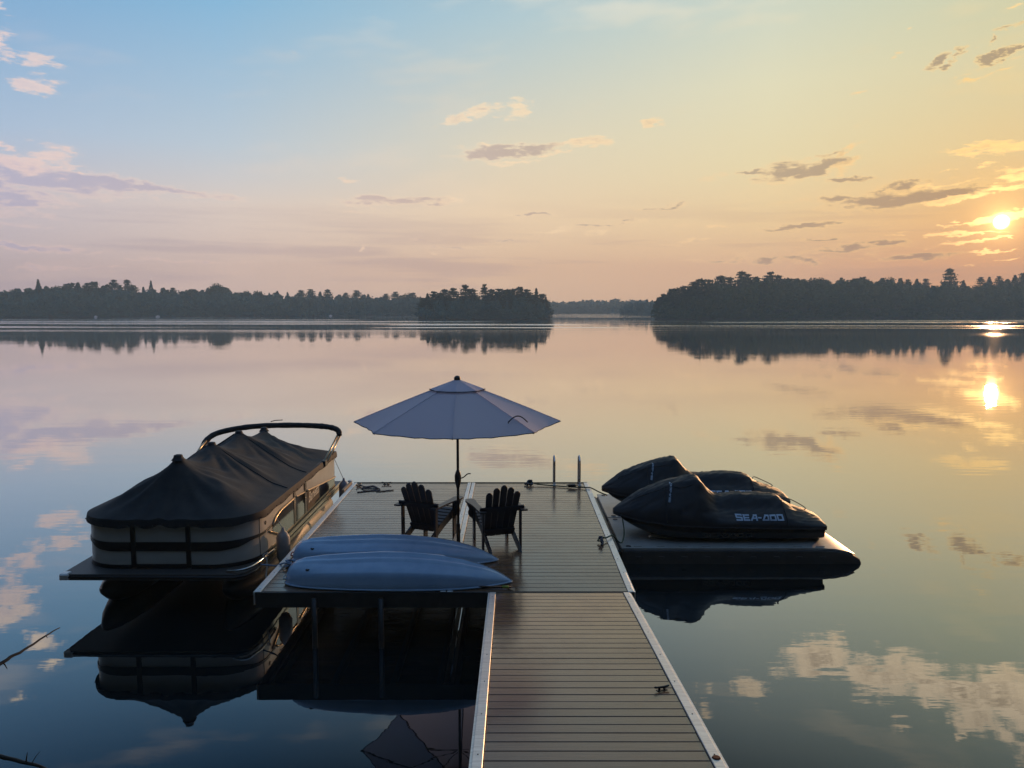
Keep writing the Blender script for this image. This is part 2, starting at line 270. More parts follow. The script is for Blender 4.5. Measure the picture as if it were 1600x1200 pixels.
class MB:
    def __init__(s): s.v = []; s.f = []
    def add(s, vs, fs, M=None):
        o = len(s.v)
        s.v += [tuple(M @ Vector(v)) if M is not None else tuple(v) for v in vs]
        s.f += [tuple(i + o for i in f) for f in fs]; return s
    def box(s, x0, x1, y0, y1, z0, z1, M=None, c=0.0):
        if c <= 0:
            return s.add([(x0, y0, z0), (x1, y0, z0), (x1, y1, z0), (x0, y1, z0), (x0, y0, z1), (x1, y0, z1), (x1, y1, z1), (x0, y1, z1)],
                  [(3, 2, 1, 0), (4, 5, 6, 7), (0, 1, 5, 4), (1, 2, 6, 5), (2, 3, 7, 6), (3, 0, 4, 7)], M)
        out = [(x0 + c, y0), (x1 - c, y0), (x1, y0 + c), (x1, y1 - c), (x1 - c, y1), (x0 + c, y1), (x0, y1 - c), (x0, y0 + c)]
        inn = [(x0 + c, y0 + c), (x1 - c, y0 + c), (x1 - c, y0 + c), (x1 - c, y1 - c), (x1 - c, y1 - c), (x0 + c, y1 - c), (x0 + c, y1 - c), (x0 + c, y0 + c)]
        rings = [[(a, b, z0) for a, b in out], [(a, b, z1 - c) for a, b in out], [(a, b, z1) for a, b in inn]]
        return s.loft(rings, closed=True, caps=True, M=M)
    def loft(s, rings, closed=True, caps=False, M=None):
        n = len(rings[0]); vs = [p for r in rings for p in r]; fs = []
        for i in range(len(rings) - 1):
            for j in range(n if closed else n - 1):
                k = (j + 1) % n
                fs.append((i * n + j, i * n + k, (i + 1) * n + k, (i + 1) * n + j))
        if caps: fs.append(tuple(range(n - 1, -1, -1))); fs.append(tuple((len(rings) - 1) * n + j for j in range(n)))
        return s.add(vs, fs, M)
    def tube(s, pts, r, n=8, caps=True, M=None):
        P = [Vector(p) for p in pts]; rings = []
        rr = r if isinstance(r, (list, tuple)) else [r] * len(P)
        up = None
        for i, p in enumerate(P):
            d = (P[min(i + 1, len(P) - 1)] - P[max(i - 1, 0)]).normalized()
            if up is None:
                up = Vector((0, 0, 1)) if abs(d.z) < 0.9 else Vector((1, 0, 0))
            a = d.cross(up).normalized(); up = a.cross(d).normalized()
            rings.append([tuple(p + (a * math.cos(2 * math.pi * k / n) + up * math.sin(2 * math.pi * k / n)) * rr[i]) for k in range(n)])
        return s.loft(rings, True, caps, M)
    def prism(s, outline, h0, h1, M=None):
        n = len(outline)
        return s.loft([[(a, b, h0) for a, b in outline], [(a, b, h1) for a, b in outline]], True, True, M)
    def mesh(s, name, smooth=False, angle=None):
        me = bpy.data.meshes.new(name); me.from_pydata(s.v, [], s.f); me.validate(); me.update()
        fix_normals(me)
        if smooth:
            me.shade_smooth()
            if angle: me.set_sharp_from_angle(angle=R(angle))
        return me

import bmesh
def fix_normals(me):
    bm = bmesh.new(); bm.from_mesh(me); bmesh.ops.recalc_face_normals(bm, faces=bm.faces[:]); bm.to_mesh(me); bm.free()

def link(name, me, m, parent=None, loc=None, kind=None):
    o = bpy.data.objects.new(name, me); COL.objects.link(o)
    if m is not None and me is not None and len(me.materials) == 0: me.materials.append(m)
    if parent is not None: o.parent = parent
    if loc is not None: o.location = loc
    if kind: o['kind'] = kind
    return o
def ob(name, mb, m, parent=None, smooth=False, angle=None, loc=None, kind=None):
    return link(name, mb.mesh(name, smooth, angle), m, parent, loc, kind)
def tag(o, label, cat, group=None):
    o['label'] = label; o['category'] = cat
    if group: o['group'] = group
    return o
def thing(name, label, cat, loc=(0, 0, 0), rz=0.0, group=None):
    o = bpy.data.objects.new(name, None); COL.objects.link(o); o.empty_display_size = 0.2
    o.location = loc; o.rotation_euler = (0, 0, rz)
    return tag(o, label, cat, group)
def dup(root, loc, rz, label, group=None):
    r = root.copy(); COL.objects.link(r); r.location = loc; r.rotation_euler = (0, 0, rz); r['label'] = label
    for ch in list(root.children):
        c = ch.copy(); COL.objects.link(c); c.parent = r
        for g in list(ch.children):
            q = g.copy(); COL.objects.link(q); q.parent = c
    return r
def smoothpath(pts, k=6):
    P = [Vector(p) for p in pts]; out = []
    for i in range(len(P) - 1):
        a, b, c, d = P[max(i - 1, 0)], P[i], P[i + 1], P[min(i + 2, len(P) - 1)]
        for j in range(k):
            u = j / k
            out.append(0.5 * ((2 * b) + (c - a) * u + (2 * a - 5 * b + 4 * c - d) * u * u + (3 * b - a - 3 * c + d) * u ** 3))
    out.append(P[-1]); return out
def interp(x, pts):
    return float(np.interp(x, [p[0] for p in pts], [p[1] for p in pts]))
def rail_sweep(path, section):
    """open path of (x,y) in plan, section list of (offset outwards, z): a thin ribbon or closed bar"""
    rings = []
    P = [Vector((a, b, 0)) for a, b in path]
    for i, p in enumerate(P):
        d = (P[min(i + 1, len(P) - 1)] - P[max(i - 1, 0)]).normalized(); nrm = Vector((-d.y, d.x, 0))
        rings.append([tuple(p + nrm * o + Vector((0, 0, z))) for o, z in section])
    return rings

# ------------------------------------------------------------------ materials
M_ALU = mat('brushed_aluminium', (0.80, 0.78, 0.74), (0.62, 0.60, 0.56), 5, 0.36, 0.45, 0.0004, (1, 8, 1), rvar=0.08)
M_ALU_DARK = mat('weathered_aluminium', (0.045, 0.043, 0.04), (0.03, 0.029, 0.027), 6, 0.6, 0.2)
M_STEEL = mat('polished_steel', (0.55, 0.55, 0.54), None, 6, 0.16, 1.0)
M_BLACK = mat('black_plastic', (0.016, 0.016, 0.018), (0.022, 0.022, 0.024), 30, 0.42)
M_BLACKMETAL = mat('black_powder_coat', (0.014, 0.013, 0.014), None, 30, 0.35)
M_ROPE_W = mat('pale_rope', (0.55, 0.52, 0.46), (0.38, 0.36, 0.32), 60, 0.85, bump=0.002)
M_ROPE_G = mat('green_rope', (0.10, 0.13, 0.07), (0.05, 0.07, 0.04), 60, 0.85, bump=0.002)
M_ROPE_D = mat('dark_rope', (0.05, 0.05, 0.06), (0.12, 0.12, 0.14), 60, 0.85, bump=0.002)
M_ROPE_B = mat('blue_rope', (0.22, 0.30, 0.42), (0.12, 0.17, 0.26), 60, 0.8, bump=0.002)
M_WOODPOST = mat('pale_timber', (0.42, 0.30, 0.18), (0.30, 0.2, 0.12), 10, 0.7, bump=0.002, stretch=(6, 1, 6))
M_CHAIR = mat('dark_navy_poly_lumber', (0.016, 0.021, 0.036), (0.022, 0.028, 0.044), 22, 0.40, bump=0.0006, stretch=(1, 1, 1))
M_KAYAK = mat('blue_polyethylene', (0.34, 0.48, 0.64), (0.27, 0.40, 0.56), 3, 0.20, bump=0.0012, rvar=0.06)
M_KRIM = mat('pale_kayak_edge', (0.45, 0.48, 0.52), None, 9, 0.4)
M_CANOPY = mat('umbrella_cloth', (0.86, 0.81, 0.90), (0.80, 0.75, 0.84), 260, 0.85, bump=0.0004, trans=0.52)
M_PIPING = mat('dark_cloth_edging', (0.07, 0.07, 0.09), None, 30, 0.8)
M_COVER = mat('charcoal_boat_cover', (0.033, 0.033, 0.035), (0.045, 0.044, 0.044), 5, 0.66, bump=0.004, spec=0.15)
M_BOOT = mat('black_canvas', (0.018, 0.018, 0.022), None, 12, 0.7, bump=0.004)
M_FENCE = mat('beige_fence_panel', (0.44, 0.42, 0.375), (0.40, 0.38, 0.34), 3, 0.35)
M_GLOSS = mat('glossy_black_panel', (0.016, 0.015, 0.014), None, 3, 0.06, coat=0.5)
M_BROWN = mat('brown_panel', (0.060, 0.042, 0.031), None, 3, 0.62, spec=0.2)
M_TAN = mat('bronze_trim', (0.42, 0.32, 0.20), None, 8, 0.28, 0.7)
M_BOATDECK = mat('boat_deck_vinyl', (0.055, 0.052, 0.05), (0.075, 0.07, 0.066), 40, 0.5)
M_PONTOON = mat('pontoon_aluminium', (0.10, 0.10, 0.10), None, 5, 0.35, 0.7)
M_FENDER = mat('grey_vinyl_fender', (0.34, 0.31, 0.29), (0.28, 0.255, 0.24), 6, 0.5)
M_FENDER_B = mat('blue_grey_vinyl_fender', (0.22, 0.24, 0.30), (0.18, 0.2, 0.25), 6, 0.5)
M_LOGO = mat('pale_lettering', (0.75, 0.68, 0.55), None, 5, 0.4)
M_PWC_COVER = mat('black_nylon_cover', (0.009, 0.009, 0.012), (0.013, 0.013, 0.016), 9, 0.52, bump=0.0008, spec=0.35)
M_PWC_HULL = mat('dark_hull_gelcoat', (0.012, 0.011, 0.011), None, 4, 0.25)
M_PWC_TEXT = mat('pale_blue_print', (0.42, 0.50, 0.60), (0.36, 0.44, 0.54), 40, 0.6)
M_PWC_TEXT2 = mat('bronze_hull_print', (0.055, 0.045, 0.033), None, 40, 0.4)
M_FLOAT = mat('grey_float_plastic', (0.34, 0.325, 0.295), (0.27, 0.258, 0.23), 4, 0.36, bump=0.003, rvar=0.06)
M_FLOAT_SHADE = mat('shaded_float_plastic', (0.050, 0.045, 0.038), (0.032, 0.029, 0.025), 4, 0.5, bump=0.003, rvar=0.06)  # float plastic again, with the shade of its unlit sides put into the colour
M_RED = mat('red_plastic', (0.35, 0.03, 0.03), None, 8, 0.4)
M_LIME = mat('lime_plastic', (0.30, 0.38, 0.04), None, 8, 0.4)
M_BARK = mat('dark_bark', (0.035, 0.028, 0.022), (0.055, 0.045, 0.035), 12, 0.9, bump=0.01)
M_TWIG = mat('grey_twig_bark', (0.02, 0.017, 0.015), (0.04, 0.033, 0.027), 30, 0.9, bump=0.003, stretch=(4, 4, 1))
M_LEAF_C = mat('conifer_needles', (0.016, 0.038, 0.020), (0.030, 0.058, 0.026), 0.5, 0.8, spec=0.2, coord='World')
M_LEAF_D = mat('broadleaf_foliage', (0.026, 0.055, 0.020), (0.050, 0.085, 0.030), 0.28, 0.8, spec=0.2, coord='World')
M_LEAF_HAZE = mat('haze_tinted_foliage', (0.035, 0.105, 0.105), (0.062, 0.135, 0.110), 0.28, 0.8, spec=0.2, coord='World')  # far foliage, with the blue of the haze put into the leaf colour
M_LAND = mat('forest_floor', (0.035, 0.032, 0.02), (0.05, 0.05, 0.03), 0.2, 0.95)
M_BANK = mat('mossy_bank', (0.06, 0.055, 0.035), (0.04, 0.06, 0.025), 2.0, 0.95, bump=0.05)
M_WHITE = mat('white_gelcoat', (0.78, 0.78, 0.76), None, 2, 0.35)
M_RUST = mat('rust', (0.20, 0.06, 0.02), (0.10, 0.03, 0.015), 60, 0.9)

def deck_material():
    m = bpy.data.materials.new('composite_decking'); m.use_nodes = True
    t = NT(m.node_tree); b = m.node_tree.nodes['Principled BSDF']
    g = t.n('ShaderNodeNewGeometry'); pos = g.outputs['Position']
    oi = t.n('ShaderNodeObjectInfo')
    tc = t.n('ShaderNodeTexCoord')
    off = t.xyz(t.m('MULTIPLY', oi.outputs['Random'], 53.0), t.m('MULTIPLY', oi.outputs['Random'], 17.0), 0.0)
    ad = t.n('ShaderNodeVectorMath', operation='ADD'); t.put(ad.inputs[0], tc.outputs['Object']); t.put(ad.inputs[1], off)
    grain = t.noise(t.vmul(ad.outputs[0], (3, 60, 20)), 1.0, 5, 0.65)
    speck = t.noise(t.vmul(ad.outputs[0], (60, 90, 60)), 1.0, 3, 0.6)
    big = t.noise(pos, 0.9, 5, 0.6)
    col = t.mix(t.rng(grain, 0.3, 0.7), (0.168, 0.093, 0.052, 1), (0.118, 0.065, 0.036, 1))
    col = t.mix(t.m('MULTIPLY', t.rng(speck, 0.62, 0.78), 0.5), col, (0.22, 0.19, 0.16, 1))
    # pale scuffs, drips and dirt with a shape of their own
    sc = t.noise(t.vmul(pos, (1.6, 3.2, 1)), 2.2, 6, 0.72, 1.2)
    col = t.mix(t.m('MULTIPLY', t.rng(sc, 0.66, 0.76), 0.30), col, (0.36, 0.33, 0.29, 1))
    col = t.mix(t.m('MULTIPLY', t.rng(big, 0.55, 0.75), 0.25), col, (0.085, 0.066, 0.052, 1))
    hsv = t.n('ShaderNodeHueSaturation'); t.put(hsv.inputs['Color'], col)
    t.put(hsv.inputs['Value'], t.m('ADD', 0.86, t.m('MULTIPLY', oi.outputs['Random'], 0.28)))
    t.put(b.inputs['Base Color'], hsv.outputs[0])
    dew = t.noise(pos, 1.7, 5, 0.65, 0.4)
    t.put(b.inputs['Roughness'], t.m('ADD', t.rng(dew, 0.35, 0.7, 0.15, 0.24), t.m('MULTIPLY', t.m('SUBTRACT', speck, 0.5), 0.08)))
    b.inputs['Specular IOR Level'].default_value = 0.45; b.inputs['Coat Weight'].default_value = 0.28; b.inputs['Coat IOR'].default_value = 1.4; t.put(b.inputs['Coat Roughness'], t.rng(dew, 0.35, 0.7, 0.14, 0.26))
    bp = t.n('ShaderNodeBump'); bp.inputs['Distance'].default_value = 0.0004
    t.put(bp.inputs['Height'], t.m('ADD', t.m('MULTIPLY', grain, 0.7), t.m('MULTIPLY', speck, 0.5))); t.put(b.inputs['Normal'], bp.outputs[0])
    return m
M_DECK = deck_material()

def water_material():
    m = bpy.data.materials.new('lake_water'); m.use_nodes = True
    t = NT(m.node_tree); b = m.node_tree.nodes['Principled BSDF']
    g = t.n('ShaderNodeNewGeometry'); pos = g.outputs['Position']
    x, y, z = t.sep(pos)
    b.inputs['Base Color'].default_value = (0.0035, 0.0075, 0.0095, 1)
    b.inputs['Specular IOR Level'].default_value = 0.0
    # wind lanes far out: long ruffled strips
    lane = t.noise(t.xyz(t.m('MULTIPLY', x, 0.0045), t.m('MULTIPLY', y, 0.050), 2.6), 1.0, 3, 0.55, 0.3)
    far = t.rng(y, 105.0, 190.0)
    lanes = t.m('MULTIPLY', t.m('MULTIPLY', t.rng(lane, 0.53, 0.60), far), 0.45)
    brk = t.noise(t.xyz(t.m('MULTIPLY', x, 0.014), t.m('MULTIPLY', y, 0.01), 0.0), 1.0, 3)
    wav = t.m('MULTIPLY', t.m('SUBTRACT', t.noise(t.xyz(t.m('MULTIPLY', x, 0.02), 5.0, 0.0), 1.0, 2), 0.5), 9.0)
    yw = t.m('ADD', y, wav)
    def band(y0, y1, x0, x1, k):
        q = t.m('MULTIPLY', t.rng(yw, y0 - 3.0, y0 + 1.0), t.rng(yw, y1 + 3.0, y1 - 1.0))
        return t.m('MULTIPLY', t.m('MULTIPLY', q, t.m('MULTIPLY', t.rng(x, x0 - 14.0, x0 + 8.0), t.rng(x, x1 + 14.0, x1 - 8.0))), t.m('MULTIPLY', t.rng(brk, 0.34, 0.46), k))
    for bd in ((194, 198, 18, 500, 0.6), (176, 181, -26, 26, 0.8), (205, 214, -32, 16, 0.9), (252, 264, -500, -8, 0.55), (238, 246, 60, 500, 0.55), (290, 306, -500, -60, 0.4)):
        lanes = t.m('MAXIMUM', lanes, band(*bd))
    rg_ = (t.m('ADD', t.m('ADD', 0.008, t.m('MULTIPLY', t.rng(y, 20.0, 240.0), 0.022)), t.m('MULTIPLY', lanes, 0.34)))
    gl = t.n('ShaderNodeBsdfGlossy'); gl.inputs['Color'].default_value = (1, 1, 1, 1); t.put(gl.inputs['Roughness'], rg_)
    h1 = t.noise(t.vmul(pos, (0.35, 1.5, 1)), 1.0, 2, 0.5)
    h2 = t.noise(t.vmul(pos, (1.3, 4.5, 1)), 1.0, 3, 0.5)
    patch = t.rng(t.noise(t.vmul(pos, (0.02, 0.08, 1)), 1.0, 3), 0.38, 0.66, 0.25, 1.0)
    h = t.m('MULTIPLY', t.m('ADD', t.m('MULTIPLY', h1, 1.0), t.m('MULTIPLY', h2, 0.25)), patch)
    bp = t.n('ShaderNodeBump'); bp.inputs['Distance'].default_value = 0.0045; bp.inputs['Strength'].default_value = 1.0
    t.put(bp.inputs['Height'], h); t.put(gl.inputs['Normal'], bp.outputs[0])
    # still water: mirror strength grows towards grazing view
    lw = t.n('ShaderNodeLayerWeight'); lw.inputs['Blend'].default_value = 0.5
    refl = t.m('MAXIMUM', t.m('MINIMUM', t.m('MULTIPLY', t.m('SUBTRACT', lw.outputs['Facing'], 0.44), 1.80), 0.97), 0.03)
    ms = t.n('ShaderNodeMixShader'); t.put(ms.inputs[0], refl); m.node_tree.links.new(b.outputs[0], ms.inputs[1]); m.node_tree.links.new(gl.outputs[0], ms.inputs[2])
    m.node_tree.links.new(ms.outputs[0], m.node_tree.nodes['Material Output'].inputs[0])
    return m
M_WATER = water_material()

# ------------------------------------------------------------------ lake, land, haze
def sheet(name, m, x0, x1, y0, y1, z):
    mb = MB(); mb.add([(x0, y0, z), (x1, y0, z), (x1, y1, z), (x0, y1, z)], [(0, 1, 2, 3)])
    o = ob(name, mb, m, kind='structure'); return o
sheet('lake_water', M_WATER, -760, 760, -60, 780, 0.0)

def haze():
    m = bpy.data.materials.new('morning_haze'); m.use_nodes = True
    nt = m.node_tree; nt.nodes.clear()
    out = nt.nodes.new('ShaderNodeOutputMaterial'); v = nt.nodes.new('ShaderNodeVolumePrincipled')
    v.inputs['Color'].default_value = (0.64, 0.89, 1.0, 1); v.inputs['Absorption Color'].default_value = (1, 1, 1, 1); v.inputs['Density'].default_value = 0.0008; v.inputs['Anisotropy'].default_value = 0.1
    nt.links.new(v.outputs[0], out.inputs['Volume'])
    mb = MB(); mb.box(-800, 800, -80, 820, -4, 48)
    ob('haze', mb, m, kind='stuff')
haze()

def bank():
    mb = MB(); nx, ny = 40, 14; rings = []
    for j in range(ny + 1):
        yv = 5.2 - j * 1.6; row = []
        for i in range(nx + 1):
            xv = -40 + i * 2.0
            base = interp(yv, [(-18, 3.4), (-3, 2.9), (0.8, 2.75), (2.4, 1.45), (3.4, 0.9), (4.3, 0.1), (5.3, -0.9)])
            row.append((xv, yv + 0.5 * noise.noise((xv * .3, 0, 3)), base + 0.25 * noise.noise((xv * .4, yv * .4, 1))))
        rings.append(row)
    mb.loft(rings, closed=False); ob('shore_bank', mb, M_BANK, smooth=True, kind='structure')
bank()

# ------------------------------------------------------------------ trees
def leaf_cards(pts, size, rng):
    """quads of foliage, random orientation, at pts"""
    n = len(pts); a = rng.normal(size=(n, 3)); a /= np.linalg.norm(a, axis=1)[:, None]
    b = rng.normal(size=(n, 3)); b -= a * (a * b).sum(1)[:, None]; b /= np.linalg.norm(b, axis=1)[:, None]
    s = (size * rng.uniform(0.6, 1.25, n))[:, None]
    v = np.stack([pts - a * s * .5 - b * s * .35, pts + a * s * .55 - b * s * .25, pts + a * s * .3 + b * s * .45, pts - a * s * .45 + b * s * .3], 1).reshape(-1, 3)
    f = np.arange(4 * n).reshape(n, 4); return v, f
def crown_points(kind, n, rng):
    """unit crown: height 0..1, radius relative"""
    if kind == 'spruce':
        z = 0.06 + 0.94 * rng.random(n) ** 1.35
        lay = 0.72 + 0.28 * np.abs(np.sin(z * 34 + rng.random() * 6))
        r = (1.02 - z) * 0.27 * lay * np.sqrt(rng.uniform(0.15, 1, n)); a = rng.uniform(0, 2 * math.pi, n)
        return np.stack([r * np.cos(a), r * np.sin(a), z - r * 0.25], 1)
    if kind == 'pine':
        P = []; k = 11
        for i in range(k):
            zc = 0.34 + 0.62 * i / (k - 1) + rng.uniform(-.02, .02); rr = 0.25 * (1 - .80 * max(0, (zc - .40) / .60) ** 2.2) * rng.uniform(.5, 1.2); a0 = rng.uniform(0, 2 * math.pi)
            for q in range(3):
                a = a0 + q * 2.1 + rng.uniform(-.4, .4); c = np.array([math.cos(a) * rr * .62, math.sin(a) * rr * .62, zc + .03])
                m = n // (k * 3); P.append(c + rng.normal(size=(m, 3)) * np.array([rr * .36, rr * .36, 0.016]))
        P.append(np.array([0, 0, .97]) + rng.normal(size=(n // 30, 3)) * np.array([.015, .015, .025]))
        return np.concatenate(P)
    P = []; k = 9
    for i in range(k):
        a = i * 2.4 + rng.uniform(-.4, .4); zc = rng.uniform(0.32, 0.82); rr = 0.27 * math.sin(math.pi * min(max((zc - .12) / .95, .05), .95)) ** .7
        c = np.array([math.cos(a) * rr * .75, math.sin(a) * rr * .75, zc]); q = rng.normal(size=(n // k, 3)); q /= np.linalg.norm(q, axis=1)[:, None]
        P.append(c + q * np.array([.17, .17, .15]) * rng.uniform(.45, 1.25, (n // k, 1)))
    return np.concatenate(P)
def np_mesh(name, v, f, smooth=False):
    me = bpy.data.meshes.new(name); v = np.asarray(v, dtype=np.float32); f = np.asarray(f, dtype=np.int32)
    me.vertices.add(len(v)); me.vertices.foreach_set('co', v.ravel())
    k = f.shape[1]; me.loops.add(f.size); me.loops.foreach_set('vertex_index', f.ravel())
    me.polygons.add(len(f)); me.polygons.foreach_set('loop_start', np.arange(0, f.size, k, dtype=np.int32)); me.polygons.foreach_set('loop_total', np.full(len(f), k, dtype=np.int32))
    me.update(calc_edges=True); me.validate(); return me
def trunk_mesh(kind):
    mb = MB(); top = {'spruce': .96, 'pine': .95, 'broad': .7}[kind]
    mb.tube([(0, 0, -.03), (.004, .002, .3), (-.003, .003, .6), (0, 0, top)], [.022, .017, .011, .003], 6)
    if kind != 'spruce':
        for i in range(7):
            z = .34 + .07 * i; a = i * 2.3; L = .17 if kind == 'pine' else .2
            mb.tube([(0, 0, z), (math.cos(a) * L * .5, math.sin(a) * L * .5, z + .03), (math.cos(a) * L, math.sin(a) * L, z + (.05 if kind == 'pine' else .14))], [.007, .005, .002], 4)
    return mb.mesh(kind + '_trunk', True)
PROTO = {}
for kd, cnt, sz in (('spruce', 1100, .048), ('pine', 1500, .040), ('broad', 1600, .055)):
    PROTO[kd] = []
    for q in range(3):
        rg = np.random.default_rng(100 + q * 7 + len(kd)); P = crown_points(kd, cnt, rg); v, f = leaf_cards(P, sz, rg)
        me = np_mesh(kd + '_crown', v, f); me.materials.append(M_LEAF_D if kd == 'broad' else M_LEAF_C)
        PROTO[kd].append(me)
TRUNK = {k: trunk_mesh(k) for k in PROTO}
for k in TRUNK: TRUNK[k].materials.append(M_BARK)

def el_of(py, px):
    """elevation angle tangent (per metre of forward distance) for a skyline height"""
    b = (600 - py) / 1200.0; p = R(PITCH)
    return (-math.sin(p) + b * math.cos(p)) / (math.cos(p) + b * math.sin(p))
def lat_of(px, py=450):
    b = (600 - py) / 1200.0; p = R(PITCH)
    return ((px - 800) / 1200.0) / (math.cos(p) + b * math.sin(p))

# each wood: shore distance and skyline by bearing, given as tan(bearing) stops
class Wood:
    def __init__(s, shore, sky): s.shore = shore; s.sky = sky
    def y0(s, u): return interp(u, s.shore)
    def top(s, u, Y): return CAM_H + Y * interp(u, s.sky)
def U(px): return lat_of(px)
def sk(px, py): return (lat_of(px), el_of(py, px))
W_LEFT = Wood([(-1.1, 335), (U(0), 372), (U(330), 418), (U(655), 470), (U(760), 490)],
              [(-1.1, el_of(440, 0)), sk(-80, 446), sk(0, 450), sk(90, 447), sk(200, 446), sk(290, 452), sk(400, 454), sk(500, 459), sk(600, 462), sk(655, 462), sk(760, 466)])
W_ISLE = Wood([(U(655), 313), (U(700), 308), (U(800), 308), (U(858), 318)],
              [sk(655, 474), sk(668, 464), sk(700, 460), sk(750, 455), sk(800, 456), sk(842, 458), sk(858, 472)])
W_RIGHT = Wood([(U(1025), 318), (U(1080), 312), (U(1300), 340), (U(1600), 385), (1.15, 430)],
               [sk(1025, 474), sk(1040, 459), sk(1070, 448), sk(1100, 442), sk(1160, 434), sk(1210, 433), sk(1300, 434), sk(1400, 435), sk(1440, 441), sk(1540, 441), sk(1600, 434), sk(1750, 430), (1.15, el_of(428, 0))])
W_FAR = Wood([(U(800), 690), (U(930), 690), (U(1100), 690)], [sk(800, 474), sk(860, 471), sk(930, 465), sk(985, 465), sk(1030, 468), sk(1100, 468)])
W_MID = Wood([(U(972), 520), (U(1000), 515), (U(1100), 515)], [sk(970, 480), sk(978, 473), sk(995, 468), sk(1015, 467), sk(1100, 465)])

def ramp_front(k): return [0.70, 0.84, 0.93, 0.97, 1.0, 0.98][min(k, 5)]
def forest(name, wood, u0, u1, rows, step, hr, kinds, n_leaf, size, m, seed, label_rows=8.0):
    rg = np.random.default_rng(seed); V, F, off = [], [], 0; spots = []
    for k in range(rows):
        u = u0
        while u < u1:
            Y = wood.y0(u) + 2 + k * label_rows + rg.uniform(-2, 2); uu = u + rg.uniform(-.4, .4) * step / Y
            if uu < u0 or uu > u1: u += step / Y; continue
            top = wood.top(uu, Y) * ramp_front(k) * (1 - .15 * rg.random()); h = rg.uniform(*hr)
            h = min(h, top - 0.3); base = top - h; base = max(base, 0.2)
            spots.append((uu, Y, base))
            kd = kinds[int(rg.random() * len(kinds))]; P = crown_points(kd, n_leaf, rg); v, f = leaf_cards(P, size / h, rg)
            w = {'spruce': 1.0, 'pine': 1.0, 'broad': 1.15}[kd]; a = rg.uniform(0, 6.28); ca, sa = math.cos(a), math.sin(a)
            v = v @ np.array([[ca, -sa, 0], [sa, ca, 0], [0, 0, 1]]).T * np.array([h * w, h * w, h]) + np.array([uu * Y, Y, base])
            V.append(v); F.append(f + off); off += len(v); u += step / Y
    u = u0                                   # low bushes along the water's edge
    while u < u1:
        Y = wood.y0(u) + rg.uniform(.2, 2.0); h = rg.uniform(3.2, 6.0); P = crown_points('broad', 140, rg); v, f = leaf_cards(P, size * .9 / h, rg)
        V.append(v * np.array([h * 1.3, h * 1.1, h]) + np.array([u * Y, Y, -.9])); F.append(f + off); off += len(v); u += step * .55 / Y
    me = np_mesh(name, np.concatenate(V), np.concatenate(F)); me.materials.append(m)
    o = link(name, me, None, kind='stuff'); return o
def land(name, wood, u0, u1, depth, n=60):
    """the ground the wood stands on, rising from the waterline"""
    rings = []; ds = [-3, 0, 4, 10, 18, 28, depth, depth + 40]
    for i in range(n + 1):
        u = u0 + (u1 - u0) * i / n; Y0 = wood.y0(u); row = []
        ed = min(1.0, (u - u0) / (u1 - u0) * 14, (u1 - u) / (u1 - u0) * 14)
        for d in ds:
            top = wood.top(u, Y0 + max(d, 0)); z = -1.0 if d < 0 else (0.15 + (max(top * .93 - 7.5, .3)) * min(1, max(d - 2, 0) / 34.0) * ed)
            z += 0.3 * noise.noise((u * 60, d * .3, 2)) if d >= 0 else 0
            if d > depth: z = -1.0
            row.append((u * (Y0 + d), Y0 + d, z))
        rings.append(row)
    mb = MB(); mb.loft(rings, closed=False); ob(name, mb, M_LAND, smooth=True, kind='structure')
land('far_shore_ground', W_LEFT, -1.1, U(760), 46)
land('island_ground', W_ISLE, U(653), U(860), 24, 30)
land('peninsula_ground', W_RIGHT, U(1024), 1.15, 46)
land('far_hill_ground', W_FAR, U(800), U(1100), 46, 20)
land('middle_point_ground', W_MID, U(970), U(1100), 46, 14)
forest('wooded_far_shore', W_LEFT, -1.08, U(745), 6, 5.6, (11, 15), ['broad', 'broad', 'pine', 'broad', 'spruce'], 520, 1.05, M_LEAF_HAZE, 1)
forest('wooded_island', W_ISLE, U(657), U(856), 4, 3.2, (9, 12), ['spruce', 'pine', 'broad', 'pine'], 620, .8, M_LEAF_HAZE, 2, 5.0)
forest('wooded_peninsula', W_RIGHT, U(1027), 1.13, 6, 4.6, (9, 14), ['broad', 'pine', 'broad', 'pine', 'broad', 'spruce'], 520, .92, M_LEAF_D, 3)
forest('wooded_far_hill', W_FAR, U(805), U(1095), 4, 7.0, (11, 15), ['broad', 'broad', 'broad'], 160, 2.0, M_LEAF_HAZE, 4)
forest('wooded_middle_point', W_MID, U(974), U(1095), 4, 5.0, (8, 11), ['broad', 'spruce'], 200, 1.4, M_LEAF_HAZE, 5)

# wooded bank behind the camera; unseen side wings added to block sky light
def home_wood():
    rg = np.random.default_rng(77); V, F, off = [], [], 0
    for i in range(230):
        x = rg.uniform(-75, 75); hi = -4.5 if abs(x) < 15 else min(26.0, (abs(x) - 17) / 1.15 - 1.0); y = rg.uniform(-30, hi); h = rg.uniform(14, 22)
        kd = ('broad', 'pine', 'broad', 'spruce')[i % 4]; P = crown_points(kd, 520, rg)
        if kd == 'broad': P[:, 2] = P[:, 2] * .95 - .08
        v, f = leaf_cards(P, 1.3 / h, rg)
        w = {'spruce': 1.1, 'pine': 1.1, 'broad': 1.15}[kd]
        v = v * np.array([h * w, h * w, h]) + np.array([x, y, 2.7]); V.append(v); F.append(f + off); off += len(v)
    me = np_mesh('home_wood_sky_blocker', np.concatenate(V), np.concatenate(F)); me.materials.append(M_LEAF_D); link('home_wood_sky_blocker', me, None, kind='stuff')
home_wood()

